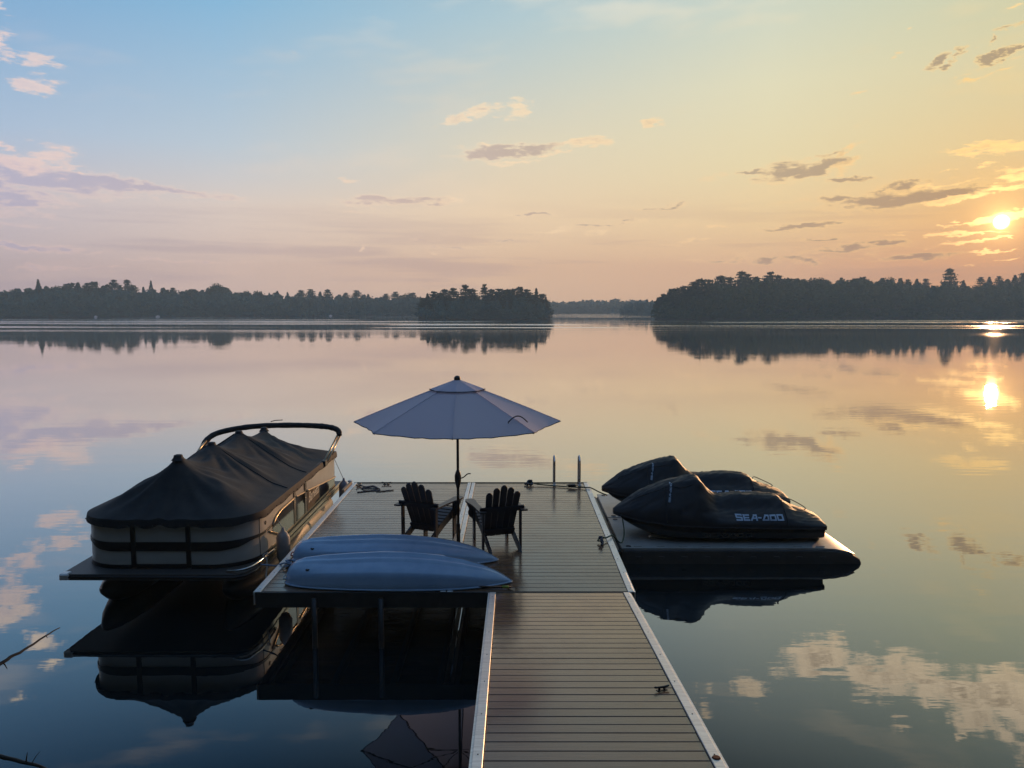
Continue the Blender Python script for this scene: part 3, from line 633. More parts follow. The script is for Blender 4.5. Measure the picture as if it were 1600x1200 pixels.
ORD = ['first', 'second', 'third', 'fourth', 'fifth', 'sixth', 'seventh', 'eighth', 'ninth', 'tenth', 'eleventh', 'twelfth', 'thirteenth', 'fourteenth', 'fifteenth', 'sixteenth', 'seventeenth', 'eighteenth', 'nineteenth', 'twentieth', 'twenty-first', 'twenty-second']
def ordered(lst, base):
    """labels that count each kind along the skyline from the left"""
    seen = {}; out = {}
    for q in sorted(lst, key=lambda q: q[0]):
        k = q[2]; seen[k] = seen.get(k, 0) + 1; out[q[0]] = base[k].format(ORD[seen[k] - 1])
    return out
def tree(px, py, wood, kind, h, dy, label, group, wid=1.0, i=0):
    if wood is W_LEFT: h *= 1.3
    u = lat_of(px); Y = wood.y0(u) + dy; top = CAM_H + Y * el_of(py, px); h = min(h, top - .2)
    t = thing({'spruce': 'spruce_tree', 'pine': 'pine_tree', 'broad': 'broadleaf_tree'}[kind], label, 'tree', (u * Y, Y, top - h), random.uniform(0, 6.28), group)
    t.scale = (h * wid, h * wid, h)
    link('trunk', TRUNK[kind], None, t); link('crown', PROTO[kind][i % 3], None, t); return t
G1 = 'treetops standing above the far left shore woods'
LL = {'pine': '{} bushy pine from the left rising above the far left shore woods', 'spruce': '{} small pointed spruce from the left on the far left shore skyline', 'broad': '{} low rounded treetop from the left on the far left shore skyline'}
T1 = [(122, 439, 'spruce', 12), (112, 442, 'spruce', 10), (137, 443, 'spruce', 11), (147, 440, 'pine', 12), (90, 444, 'broad', 9), (104, 444, 'spruce', 9), (160, 445, 'spruce', 8), (168, 444, 'spruce', 8),
        (208, 446, 'spruce', 9), (188, 443, 'spruce', 9), (20, 450, 'broad', 8), (300, 449, 'broad', 8), (262, 450, 'spruce', 8), (270, 449, 'spruce', 7), (348, 446, 'broad', 9), (433, 452, 'spruce', 9), (470, 453, 'spruce', 9),
        (485, 452, 'spruce', 9), (500, 453, 'spruce', 9), (512, 452, 'spruce', 10), (557, 454, 'spruce', 10), (575, 457, 'spruce', 9), (540, 457, 'spruce', 8), (618, 456, 'spruce', 9), (634, 456, 'broad', 9), (645, 457, 'spruce', 9), (603, 459, 'spruce', 8), (400, 453, 'broad', 8), (380, 452, 'broad', 8)]
T1 = [(a, b, ('pine' if c == 'spruce' and i % 3 else c), d) for i, (a, b, c, d) in enumerate(T1)]
L1 = ordered(T1, LL)
for i, (px, py, kd, h) in enumerate(T1):
    tree(px, py + (3 if kd == 'spruce' else 1), W_LEFT, kd, h, 33, L1[px], G1, 1.9 if kd == 'spruce' else 1.25, i)
tree(60, 437, W_LEFT, 'spruce', 13, 33, 'broad dark spruce standing alone on the skyline at the far left', None or '', 1.15, 1)
tree(178, 439, W_LEFT, 'pine', 12, 33, 'flat topped pine among the cluster of skyline trees on the left shore', '', 1.0, 2)
tree(199, 438, W_LEFT, 'pine', 13, 33, 'tall narrow pine at the right end of the left shore skyline cluster', '', .75, 0)
tree(236, 439, W_LEFT, 'spruce', 13, 33, 'lone pointed spruce right of the skyline cluster, above a white shore speck', '', 1.0, 2)
tree(336, 441, W_LEFT, 'broad', 12, 33, 'large round topped tree on the skyline above the boat side of the left shore', '', 1.05, 1)
G2 = 'trees standing along the island'
IL = {'pine': '{} lower ragged pine from the left on the little wooded island', 'spruce': '{} dark spruce from the left on the little wooded island'}
T2 = [(661, 466, 'spruce', 9, 1.2), (668, 459, 'spruce', 11, 1.3), (678, 457, 'pine', 12, 1), (688, 458, 'spruce', 12, 1.1), (695, 453, 'pine', 13, 1), (708, 452, 'pine', 13, 1), (737, 452, 'pine', 13, 1.1), (768, 453, 'pine', 13, 1),
        (780, 453, 'spruce', 13, 1.1), (792, 453, 'spruce', 13, 1.1), (802, 452, 'pine', 13, .9), (823, 454, 'spruce', 13, 1.1), (847, 460, 'spruce', 11, 1.2), (853, 464, 'spruce', 9, 1.2)]
T2 = [(a, b, ('pine' if c == 'spruce' and i % 3 != 1 else c), d, e) for i, (a, b, c, d, e) in enumerate(T2)]
L2 = ordered(T2, IL)
for i, (px, py, kd, h, w) in enumerate(T2):
    tree(px, py, W_ISLE, kd, h, 6 + (i * 5) % 9, L2[px], G2, w * 1.2, i)
tree(727, 446, W_ISLE, 'pine', 15, 8, 'tallest round headed pine near the middle of the island', '', .9, 1)
tree(757, 446, W_ISLE, 'pine', 15, 8, 'thin high pine with a small ragged head on the island', '', .6, 2)
tree(812, 449, W_ISLE, 'pine', 14, 8, 'broad dark pine in the right half of the island', '', 1.0, 0)
tree(838, 451, W_ISLE, 'spruce', 14, 8, 'full dark spruce near the right end of the island', '', 1.2, 1)
G3 = 'treetops standing above the peninsula woods'
RL = {'pine': '{} ragged pine from the left on the right hand peninsula skyline', 'spruce': '{} small pointed spruce from the left on the right hand peninsula skyline', 'broad': '{} rounded treetop from the left on the right hand peninsula skyline'}
T3 = [(1030, 465, 'pine', 8, .9), (1037, 460, 'pine', 10, 1), (1045, 458, 'spruce', 11, 1.1), (1050, 452, 'pine', 12, 1), (1058, 451, 'pine', 12, .9), (1075, 449, 'pine', 12, 1), (1085, 441, 'pine', 14, 1), (1096, 437, 'pine', 15, 1.1),
        (1108, 439, 'pine', 14, 1), (1127, 432, 'pine', 16, 1.1), (1140, 434, 'pine', 14, 1), (1168, 430, 'pine', 14, 1), (1178, 436, 'broad', 12, 1), (1215, 431, 'pine', 13, 1), (1236, 432, 'broad', 12, 1), (1262, 433, 'broad', 12, 1), (1285, 432, 'broad', 11, 1), (1345, 432, 'broad', 12, 1),
        (1385, 432, 'broad', 12, 1), (1418, 437, 'spruce', 9, 1), (1432, 436, 'spruce', 9, 1.1), (1446, 436, 'spruce', 9, 1), (1505, 438, 'spruce', 9, 1), (1532, 434, 'spruce', 9, 1), (1545, 433, 'spruce', 10, 1), (1560, 432, 'spruce', 9, 1), (1585, 430, 'spruce', 10, 1.1), (1598, 427, 'spruce', 12, 1.1), (1620, 428, 'spruce', 11, 1), (1650, 427, 'pine', 12, 1)]
T3 = [(a, b, ('pine' if c == 'spruce' and i % 2 else c), d, e) for i, (a, b, c, d, e) in enumerate(T3)]
L3 = ordered(T3, RL)
for i, (px, py, kd, h, w) in enumerate(T3):
    tree(px, py, W_RIGHT, kd, h, 6 if px < 1110 else 33, L3[px], G3, w * (1.9 if kd == 'spruce' else 1.15), i)
tree(1067, 448, W_RIGHT, 'pine', 13, 6, 'pine with a tufted pointed head near the tip of the peninsula', '', .8, 1)
tree(1158, 425, W_RIGHT, 'pine', 17, 33, 'tall pine making the highest point near the left end of the peninsula', '', .9, 0)
tree(1203, 427, W_RIGHT, 'pine', 15, 33, 'wide pine beside the tall one on the peninsula skyline', '', 1.1, 2)
tree(1483, 421, W_RIGHT, 'pine', 19, 33, 'big lone pine with layered branches standing clear of the peninsula skyline', '', .95, 1)
for o in bpy.data.objects:
    if o.get('group') == '': del o['group']

# small craft far off on the left shore
def far_boat(px, py, label, L):
    u = lat_of(px, 500); Y = W_LEFT.y0(u) - 4
    t = thing('moored_boat', label, 'boat', (u * Y, Y, 0), .1)
    mb = MB(); rings = []
    for s, w, z0 in ((-.5, .16, .0), (-.2, .2, -.02), (.2, .18, 0), (.42, .08, .05), (.5, .01, .1)):
        rings.append([(s * L, -w * L * .8, .3), (s * L, -w * L * .6, z0), (s * L, w * L * .6, z0), (s * L, w * L * .8, .3), (s * L, w * L * .7, .62), (s * L, -w * L * .7, .62)])
    mb.loft(rings, True, True); ob('hull', mb, M_WHITE, t)
    mb = MB(); mb.box(-.12 * L, .1 * L, -.1 * L, .1 * L, .62, .95); ob('cabin', mb, M_WHITE, t)
far_boat(247, 500, 'small white boat moored at the far left shore, right hand speck', 2.0)
far_boat(150, 501, 'small white boat moored at the far left shore, left hand speck', 1.5)
far_boat(517, 497, 'tiny white boat by the far shore left of the island', 1.6)

# ------------------------------------------------------------------ the dock
DZ = 0.73
dock = thing('swim_dock', 'wide brown decked dock with aluminium edges carrying chairs, umbrella and kayaks', 'dock', (-0.88, 12.9, 0))
DL = Vector((-0.88, 12.9, 0))
def board_mesh(L, w=0.1374, h=0.028):
    mb = MB(); mb.box(-L / 2, L / 2, -w / 2, w / 2, -h, 0, c=0.004); return mb.mesh('board')
NB, Y0D, Y1D = 43, 9.77, 16.04
pit = (Y1D - Y0D) / NB
for (xa, xb) in ((-3.285, -0.945), (-0.775, 1.515)):
    me = board_mesh(xb - xa)
    for k in range(NB):
        link('board', me, M_DECK, dock, ((xa + xb) / 2 + random.uniform(-.002, .002) - DL.x, Y0D + (k + .5) * pit - DL.y, DZ + random.uniform(-.0012, .0012)))
def edge_rail(x0, x1, y0, y1, z, outer, parent, name='edge_rail'):
    mb = MB(); mb.box(x0, x1, y0, y1, z - .035, z + .012, c=.004)
    if outer: 
        xo = x0 if outer < 0 else x1
        mb.box(min(xo, xo + outer * .018), max(xo, xo + outer * .018), y0, y1, z - .17, z + .004)
    return ob(name, mb, M_ALU, parent)
edge_rail(-3.37 - DL.x, -3.29 - DL.x, 9.74 - DL.y, 16.06 - DL.y, DZ, -1, dock)
edge_rail(1.52 - DL.x, 1.60 - DL.x, 9.74 - DL.y, 16.06 - DL.y, DZ, 1, dock)
edge_rail(-.940 - DL.x, -.868 - DL.x, 9.75 - DL.y, 16.06 - DL.y, DZ, 0, dock, 'centre_rail')
edge_rail(-.852 - DL.x, -.780 - DL.x, 9.75 - DL.y, 16.06 - DL.y, DZ, 0, dock, 'centre_rail')
for (a, b, c, d) in ((-3.36, 1.60, 9.725, 9.755), (-3.36, 1.60, 16.062, 16.092)):
    mb = MB(); mb.box(a - DL.x, b - DL.x, c - DL.y, d - DL.y, DZ - .20, DZ + (.002 if c < 12 else .014)); ob('fascia', mb, M_ALU_DARK, dock)
mb = MB()
for xx in (-3.2, -2.4, -1.6, -.98, -.75, 0.0, .75, 1.45): mb.box(xx - .03 - DL.x, xx + .03 - DL.x, 9.76 - DL.y, 16.05 - DL.y, DZ - .17, DZ - .03)
ob('joists', mb, M_ALU_DARK, dock)
for (xx, yy) in ((-2.58, 9.68), (-1.71, 9.68), (-3.1, 12.8), (1.4, 12.8), (-3.1, 15.8), (1.4, 15.8), (-.86, 12.8), (-.86, 15.8)):
    mb = MB(); mb.tube([(xx - DL.x, yy - DL.y, -1.6), (xx - DL.x, yy - DL.y, DZ - .06)], .035, 10); ob('support_post', mb, M_BLACKMETAL, dock, True)
def screws(xs, y0, y1, z, parent, step, off):
    mb = MB()
    for xx in xs:
        yy = y0
        while yy < y1:
            mb.tube([(xx, yy, z), (xx, yy, z + .003)], .006, 6); yy += step
    return ob('screws', mb, M_BLACK, parent, kind='stuff')
screws([-3.335 - DL.x, 1.565 - DL.x, -.904 - DL.x, -.816 - DL.x], 9.85 - DL.y, 16.0 - DL.y, DZ + .012, dock, .61, DL)
def cleat(x, y, z, rz, parent=None, m=M_BLACK, s=1.0):
    mb = MB()
    mb.tube(smoothpath([(-.105 * s, 0, .048 * s), (-.05 * s, 0, .04 * s), (.05 * s, 0, .04 * s), (.105 * s, 0, .048 * s)], 3), [.009 * s] + [.014 * s] * 8 + [.009 * s], 8)
    for q in (-.03, .03): mb.tube([(q * s * 1.3, 0, 0), (q * s, 0, .04 * s)], [.016 * s, .012 * s], 8)
    mb.box(-.07 * s, .07 * s, -.022 * s, .022 * s, 0, .008 * s)
    M = Matrix.Translation((x, y, z)) @ Matrix.Rotation(rz, 4, 'Z'); mb.v = [tuple(M @ Vector(v)) for v in mb.v]
    return ob('cleat', mb, m, parent, True, 50)
for (xx, yy, rz) in ((-2.65, 15.93, 0), (.36, 15.90, 0), (-3.22, 10.75, 1.57), (-3.2, 15.75, 1.2), (1.43, 11.86, 1.4)):
    cleat(xx - DL.x, yy - DL.y, DZ, rz, dock)
mb = MB(); mb.box(-3.45 - DL.x, -3.392 - DL.x, 15.25 - DL.y, 16.02 - DL.y, DZ - .22, DZ + .05, c=.008); ob('bumper_board', mb, M_WOODPOST, dock)
mb = MB(); mb.box(-3.47 - DL.x, -3.385 - DL.x, 15.93 - DL.y, 16.03 - DL.y, DZ + .051, DZ + .085, c=.01); ob('bumper_cap', mb, M_WHITE, dock)

# ------------------------------------------------------------------ the walkway, rising towards the shore
walk = thing('dock_walkway', 'narrow brown boarded ramp with bright aluminium edges leading out to the dock', 'walkway', (0.62, 9.715, DZ + .004))
walk.rotation_euler = (-math.atan(0.0945), 0, 0)
me = board_mesh(1.652)
NW = 45; pw = 0.1475
for k in range(NW):
    link('board', me, M_DECK, walk, (random.uniform(-.002, .002), -(k + .5) * pw - .012, random.uniform(-.0012, .0012)))
edge_rail(-.912, -.832, -NW * pw - .02, -.01, 0, -1, walk)
edge_rail(.832, .912, -NW * pw - .02, -.01, 0, 1, walk)
mb = MB()
for xx in (-.78, -.3, .3, .78): mb.box(xx - .03, xx + .03, -NW * pw, -.02, -.17, -.03)
ob('joists', mb, M_ALU_DARK, walk)
mb = MB(); mb.box(-.9, .9, -.008, .006, -.15, -.004); ob('hinge_plate', mb, M_ALU_DARK, walk)
screws([-.872, .872], -NW * pw + .2, -.1, .0125, walk, .69, None)
cleat(.72, -3.16, 0, .35, walk, M_BLACK, .72)
mb = MB(); mb.tube([(.872, -4.42, .012), (.872, -4.42, .022)], [.034, .026], 9); ob('rusty_bolt', mb, M_RUST, walk)

# ------------------------------------------------------------------ ladder
lad = thing('swim_ladder', 'pair of tall curved steel handrails of the swim ladder at the dock end', 'ladder', (1.158, 16.0, DZ))
for xx in (-.265, .265):
    mb = MB(); mb.tube(smoothpath([(xx, -.16, .0), (xx, -.16, .38), (xx, -.13, .53), (xx, 0, .605), (xx, .17, .54), (xx, .215, .38), (xx, .22, 0), (xx, .23, -.9), (xx, .24, -1.5)], 5), .019, 10)
    ob('handrail', mb, M_STEEL, lad, True)
    mb = MB(); mb.box(xx - .035, xx + .035, -.2, -.12, .001, .012); mb.tube([(xx, -.16, .012), (xx, -.16, .07)], .025, 10); ob('bracket', mb, M_WHITE, lad)
for k in range(4):
    mb = MB(); mb.box(-.25, .25, .19, .27, -.25 - k * .3, -.22 - k * .3, c=.006); ob('step', mb, M_STEEL, lad)

# ------------------------------------------------------------------ umbrella
UX, UY = -0.845, 11.8
umb = thing('patio_umbrella', 'large grey blue patio umbrella standing open in the middle of the dock', 'umbrella', (UX, UY, DZ), R(1.5))
zt, zr, RR = 2.585, 1.955, 1.60
def rimdir(k): a = R(-90 + 45 * k); return Vector((math.cos(a), math.sin(a), 0))
for k in range(8):
    a, b = rimdir(k), rimdir(k + 1); rows = []; n, mcol = 16, 10
    for i in range(n + 1):
        s = .10 + .90 * i / n; row = []
        for j in range(mcol + 1):
            q = j / mcol; sag = 4 * q * (1 - q)
            p = (a * (1 - q) + b * q) * RR * s * (1 - .060 * sag * s ** 5)
            zz = zt - (zt - zr) * s ** 1.07 - .042 * sag * s * (1 - .2 * s) + .007 * noise.noise((p.x * 5, p.y * 5, k)) * s + .006 * sag * math.sin(q * 22 + k) * s ** 3
            row.append((p.x, p.y, zz))
        rows.append(row)
    mb = MB(); mb.loft(rows, closed=False); pn = ob('canopy_panel', mb, M_CANOPY, umb, True)
    mb = MB(); mb.tube([(v[0], v[1], v[2] - .004) for v in rows[-1]], .0065, 5); ob('hem', mb, M_PIPING, pn)
    mb = MB(); mb.tube([(r[0][0], r[0][1], r[0][2] + .002) for r in rows], .007, 5); ob('seam', mb, M_CANOPY, pn, True)
    mb = MB(); mb.tube([a * .10 + Vector((0, 0, zt - .05)), a * RR * .5 + Vector((0, 0, zt - (zt - zr) * .5 ** 1.07 - .018)), a * RR * .99 + Vector((0, 0, zr - .012))], .009, 6); ob('rib', mb, M_BLACKMETAL, umb, True)
    mb = MB(); mb.tube([a * .05 + Vector((0, 0, zt - .62)), a * RR * .5 + Vector((0, 0, zt - (zt - zr) * .5 ** 1.07 - .03))], .007, 6); ob('strut', mb, M_BLACKMETAL, umb, True)
for k in range(8):
    a, b = rimdir(k), rimdir(k + 1); rows = []
    for i in range(9):
        s = i / 8; row = []
        for j in range(9):
            q = j / 8; sag = 4 * q * (1 - q); p = (a * (1 - q) + b * q) * .43 * s * (1 - .05 * sag)
            row.append((p.x, p.y, zt + .036 - .162 * s + .016 * sag * s * (1 - s) - .008 * sag * s))
        rows.append(row)
    mb = MB(); mb.loft(rows, closed=False); vp = ob('vent_panel', mb, M_CANOPY, umb, True)
    mb = MB(); mb.tube(rows[-1], .008, 5); ob('hem', mb, M_PIPING, vp)
mb = MB(); mb.tube([(0, 0, zt + .01), (0, 0, zt + .05), (0, 0, zt + .075), (0, 0, zt + .085)], [.048, .052, .035, .01], 12); ob('finial', mb, M_BLACK, umb, True, 40)
mb = MB(); mb.tube([(0, 0, .30), (0, 0, zt)], .021, 12); ob('pole', mb, M_BLACKMETAL, umb, True)
mb = MB(); mb.tube([(0, 0, .0), (0, 0, .33), (0, 0, .335)], [.030, .030, .022], 12); ob('lower_pole', mb, M_BLACKMETAL, umb, True, 40)
mb = MB(); mb.tube([(0, 0, 0), (0, 0, .012), (0, 0, .03)], [.075, .075, .04], 16); ob('base_flange', mb, M_BLACKMETAL, umb, True, 40)
mb = MB(); mb.tube([(0, 0, .90), (0, 0, .95), (0, -.01, 1.02), (0, -.012, 1.10), (0, 0, 1.16), (0, 0, 1.19)], [.022, .034, .050, .052, .036, .022], 12); ck = ob('crank_housing', mb, M_BLACK, umb, True)
mb = MB(); mb.tube(smoothpath([(.04, -.01, 1.06), (.09, -.02, 1.08), (.15, -.02, 1.13), (.20, -.02, 1.135)], 3), .009, 8); ob('crank_handle', mb, M_BLACK, ck, True)
mb = MB()
tie = []
for i in range(12):
    q = i / 11; d = rimdir(1); s = .80 + .02 * q; p = d * RR * s + Vector((-.14 + .26 * q, .12 * q - .05, 0)); zz = zt - (zt - zr) * s ** 1.07 + .012 + .09 * math.sin(math.pi * q)
    tie.append((p.x, p.y, zz - .02))
mb.tube(tie, .009, 6); ob('tie_strap', mb, M_PIPING, umb, True)
mb = MB(); d = rimdir(1); mb.tube([tie[0], (tie[0][0] + .02, tie[0][1] - .05, tie[0][2] - .09), (tie[0][0] + .03, tie[0][1] - .08, tie[0][2] - .15)], .006, 5); ob('tie_end', mb, M_PIPING, umb, True)

# ------------------------------------------------------------------ chairs
def arm_outline():
    return [(-.05, -.42), (.05, -.42), (.05, -.10), (.062, .08), (.088, .24), (.092, .32), (.075, .39), (.035, .42), (-.03, .42), (-.062, .39), (-.07, .30), (-.06, .2), (-.05, .05)]
def make_chair(label, loc, rz):
    c = thing('adirondack_chair', label, 'chair', loc, rz, 'slatted chairs on the dock')
    for s in (-1, 1):
        mb = MB(); MX = Matrix(((0, 0, 1, 0), (1, 0, 0, 0), (0, 1, 0, 0), (0, 0, 0, 1)))   # outline (y,z) extruded along x
        out = [(.42, .30), (.42, .39), (.36, .405), (.0, .285), (-.25, .17), (-.48, .06), (-.53, .0), (-.41, .0), (-.2, .085), (.05, .19)]
        mb.prism(out, s * .235 - .013, s * .235 + .013, MX); ob('stringer', mb, M_CHAIR, c)
        mb = MB(); mb.box(s * .275 - .014, s * .275 + .014, .26, .36, 0, .548, c=.004); ob('front_leg', mb, M_CHAIR, c)
        mb = MB(); mb.box(s * .300 - .014, s * .300 + .014, -.33, -.26, 0, .548, c=.004); ob('rear_leg', mb, M_CHAIR, c)
        br = [(0, .548), (.10, .548), (.098, .50), (.075, .465), (.07, .44), (.085, .405), (.08, .36), (.05, .325), (.015, .30), (0, .24)]
        mb = MB(); MY = Matrix(((s, 0, 0, s * .2895), (0, 0, 1, .31), (0, 1, 0, 0), (0, 0, 0, 1)))
        mb.prism(br, -.013, .013, MY); ob('arm_bracket', mb, M_CHAIR, c)
        mb = MB(); MA = Matrix.Translation((s * .325, 0, .55)) @ Matrix.Diagonal((s, 1, 1, 1)); mb.prism(arm_outline(), 0, .024, MA); ob('armrest', mb, M_CHAIR, c)
    for k in range(7):
        y = .375 - k * .077; z = .405 - max(0, .36 - y) * .335 
        mb = MB(); mb.box(-.262, .262, -.033, .033, .001, .02, Matrix.Translation((0, y, z)) @ Matrix.Rotation(R(18 if k else -6), 4, 'X'), c=.005); ob('seat_slat', mb, M_CHAIR, c)
    lean = R(23); MBk = Matrix.Translation((0, -.135, .20)) @ Matrix.Rotation(lean, 4, 'X')  # local z runs up the back
    for k in range(-2, 3):
        fan = k * .026; L = .80 - .040 * abs(k) ** 1.5; w0, w1 = .043, .051; out = [(-w0, -.06), (w0, -.06), (w1, L - .06)]
        for q in range(1, 8):
            a = math.pi * q / 8; out.append((w1 * math.cos(a), L - .06 + .055 * math.sin(a)))
        out.append((-w1, L - .06))
        MM = MBk @ Matrix.Translation((k * .094, 0, 0)) @ Matrix.Rotation(fan, 4, 'Y') @ Matrix(((1, 0, 0, 0), (0, 0, 1, 0), (0, 1, 0, 0), (0, 0, 0, 1)))
        mb = MB(); mb.prism(out, .0, .02, MM); ob('back_slat', mb, M_CHAIR, c)
    for z, w, dd in ((.415, .355, 0), (.03, .25, 0)):
        mb = MB(); mb.box(-w, w, -.030, -.003, z - .04, z + .04, MBk, c=.004); ob('back_rail', mb, M_CHAIR, c)
    mb = MB(); mb.box(-.26, .26, .405, .425, .26, .36); ob('front_apron', mb, M_CHAIR, c)
    c.scale = (1.0, 1.08, 1.1); return c
ch = make_chair('dark slatted chair left of the umbrella pole, turned a little to the right', (-1.33, 12.12, DZ), R(-24))
dup(ch, (-.25, 11.88, DZ), R(17), 'dark slatted chair right of the umbrella pole, turned a little to the left')

# ------------------------------------------------------------------ kayaks, hull up
def kayak(label, loc, rz, L, Hh, red):
    k = thing('kayak', label, 'kayak', loc, rz, 'upturned kayaks on the dock')
    st = [(0, .10, .10, .0), (.012, .17, .19, .0), (.035, .22, .26, 0), (.08, .275, .31, 0), (.16, .325, .345, 0), (.28, .36, .375, 0), (.42, .375, .40, 0), (.55, .37, .395, 0), (.68, .345, .36, 0), (.78, .30, .305, 0), (.87, .225, .225, 0), (.94, .13, .13, 0), (.98, .055, .055, 0), (1.0, .012, .012, 0)]
    sec = [(1.02, .0), (1.035, .06), (1.01, .22), (.975, .40), (.93, .55), (.88, .59), (.74, .675), (.60, .735), (.50, .765), (.43, .80), (.38, .87), (.31, .89), (.22, .885), (.14, .905), (.07, .985), (.03, 1.0)]
    secf = sec + [(-a, b) for a, b in reversed(sec)]
    rings = []
    for q in range(57):
        u = (q / 56); u = u * u * (3 - 2 * u) * .35 + u * .65
        w = interp(u, [(s[0], s[1]) for s in st]); h = interp(u, [(s[0], s[2]) for s in st]) * Hh / .40
        fl = 1 - interp(u, [(0, 1), (.1, .5), (.2, 0), (.8, 0), (.95, .7), (1, 1)])
        row = []
        for a, b in secf:
            rb = math.sqrt(max(0, 1 - min(1, abs(a)) ** 2.2)); bb = b * fl + rb * (1 - fl)
            row.append(((u - .5) * L, a * w, .02 + bb * h))
        rings.append(row)
    mb = MB(); mb.loft(rings, True, True); ob('hull', mb, M_KAYAK, k, True, 45)
    rim = [(r[0][0], r[0][1], .022) for r in rings]; rim2 = [(r[-1][0], r[-1][1], .022) for r in rings]
    mb = MB(); mb.tube(rim, .014, 6); mb.tube(rim2, .014, 6); ob('gunwale', mb, M_KAYAK, k, True)
    mb = MB(); e = rings[0]; mb.tube(smoothpath([(-L * .5 + .03, -.12, .07), (-L * .5 - .03, -.08, .06), (-L * .5 - .04, 0, .08), (-L * .5 - .03, .08, .06), (-L * .5 + .02, .12, .07)], 3), .011, 6)
    ob('grab_handle', mb, M_RED if red else M_ROPE_W, k, True)
    mb = MB(); tipr = [(r[10][0] , r[10][1] * 1.0, r[10][2] + .004) for r in rings[44:]]
    ribt = [(r[len(sec) - 1][0], 0, r[len(sec) - 1][2] + .003) for r in rings[38:]]
    mb.tube(ribt, .006, 5); ob('keel_strip', mb, M_KRIM, k, True)
    mb = MB(); r = rings[8]; mb.tube([(r[6][0], r[6][1] * -1, r[6][2] - .012), (r[6][0], r[6][1] * -1.0, r[6][2] + .003)], .028, 10); ob('drain_plug', mb, M_BLACK, k, True, 40)
    return k
kayak('nearer blue kayak lying hull up along the front edge of the dock', (-1.53, 10.13, DZ), R(-1.5), 3.06, .40, False)
kayak('farther blue kayak lying hull up just in front of the chairs, red grab handle', (-1.72, 11.07, DZ), R(-3.0), 3.04, .36, True)
pd = thing('kayak_paddle', 'dark bladed paddle poking out under the bow of the nearer kayak', 'paddle', (-.35, 9.86, DZ + .018), R(-2))
mb = MB(); mb.tube([(-1.1, .02, .012), (.34, .0, .012)], .014, 8); ob('shaft', mb, M_BLACK, pd, True)
bl = [(.30, -.02), (.36, -.055), (.50, -.085), (.62, -.07), (.67, -.02), (.66, .04), (.58, .075), (.45, .07), (.36, .045), (.30, .02)]
mb = MB(); mb.prism([(a, b) for a, b in bl], .03, .044, Matrix.Rotation(R(9), 4, 'Y')); ob('blade', mb, M_BLACK, pd)
mb = MB(); mb.tube([(.22, 0, .014), (.31, 0, .014)], .019, 8); ob('collar', mb, M_LIME, pd, True)

# ------------------------------------------------------------------ pontoon boat
BX, BYF, BYR = -5.12, 10.72, 16.75
boat = thing('pontoon_boat', 'covered pontoon boat with beige fence panels moored along the left side of the dock', 'boat', (BX, 13.6, 0))
BL = Vector((BX, 13.6, 0))
def bob(name, mb, m, parent=None, **k):
    if parent is None: parent = boat
    mb.v = [(v[0] - BL.x, v[1] - BL.y, v[2]) for v in mb.v]; return ob(name, mb, m, parent, **k)
def footprint(hw, yf, yr, rad, n=8):
    """from rear left, round the bow, to rear right (world x,y)"""
    pts = [(BX - hw, yr)]
    yy = yr - .3
    while yy > yf + rad + .05: pts.append((BX - hw, yy)); yy -= .3
    for i in range(n + 1): a = math.pi + (math.pi / 2) * i / n; pts.append((BX - hw + rad + rad * math.cos(a), yf + rad + rad * math.sin(a)))
    for i in range(1, 8): pts.append((BX - hw + rad + (2 * hw - 2 * rad) * i / 8, yf))
    for i in range(n + 1): a = -math.pi / 2 + (math.pi / 2) * i / n; pts.append((BX + hw - rad + rad * math.cos(a), yf + rad + rad * math.sin(a)))
    yy = yf + rad + .3
    while yy < yr - .05: pts.append((BX + hw, yy)); yy += .3
    pts.append((BX + hw, yr)); return pts
# pontoons
for xx in (-.92, .92):
    mb = MB(); rings = []
    for y, r, dz in ((10.98, .02, .14), (11.05, .09, .11), (11.25, .18, .06), (11.6, .27, .01), (12.1, .31, 0), (16.4, .31, 0), (16.45, .29, 0)):
        rings.append([(BX + xx + r * math.cos(2 * math.pi * k / 20), y, .16 + dz + r * math.sin(2 * math.pi * k / 20)) for k in range(20)])
    mb.loft(rings, True, True); bob('pontoon_tube', mb, M_PONTOON, smooth=True, angle=50)
DKZ = .62
mb = MB(); out = [(BX - 1.38, BYF + .12), (BX - 1.30, BYF + .02), (BX + 1.12, BYF), (BX + 1.25, BYF + .08), (BX + 1.33, BYF + .3), (BX + 1.33, BYR), (BX - 1.38, BYR)]
mb.prism(out, DKZ - .09, DKZ); bob('boat_deck', mb, M_BOATDECK)
mb = MB(); mb.tube([(a[0], a[1], DKZ - .045) for a in out[:6]], .022, 8); bob('rub_rail', mb, M_BLACKMETAL, smooth=True)
mb = MB(); mb.box(BX - 1.40, BX - 1.26, BYF - .01, BYF + .13, DKZ - .08, DKZ + .012, c=.02); bob('corner_cap', mb, M_ALU)
mb = MB(); mb.box(BX + 1.335, BX + 1.352, 11.2, BYR, DKZ - .045, DKZ + .01); mb.box(BX + 1.335, BX + 1.348, 11.2, BYR, DKZ - .13, DKZ - .075); bob('side_strip', mb, M_TAN)
mb = MB(); mb.tube(smoothpath([(BX + .98, BYF + .10, DKZ + .02), (BX + 1.18, BYF + .06, DKZ + .045), (BX + 1.31, BYF + .22, DKZ + .05), (BX + 1.36, BYF + .62, DKZ + .05), (BX + 1.36, BYF + 1.1, DKZ + .02)], 5), .018, 8); bob('bow_grab_rail', mb, M_STEEL, smooth=True)
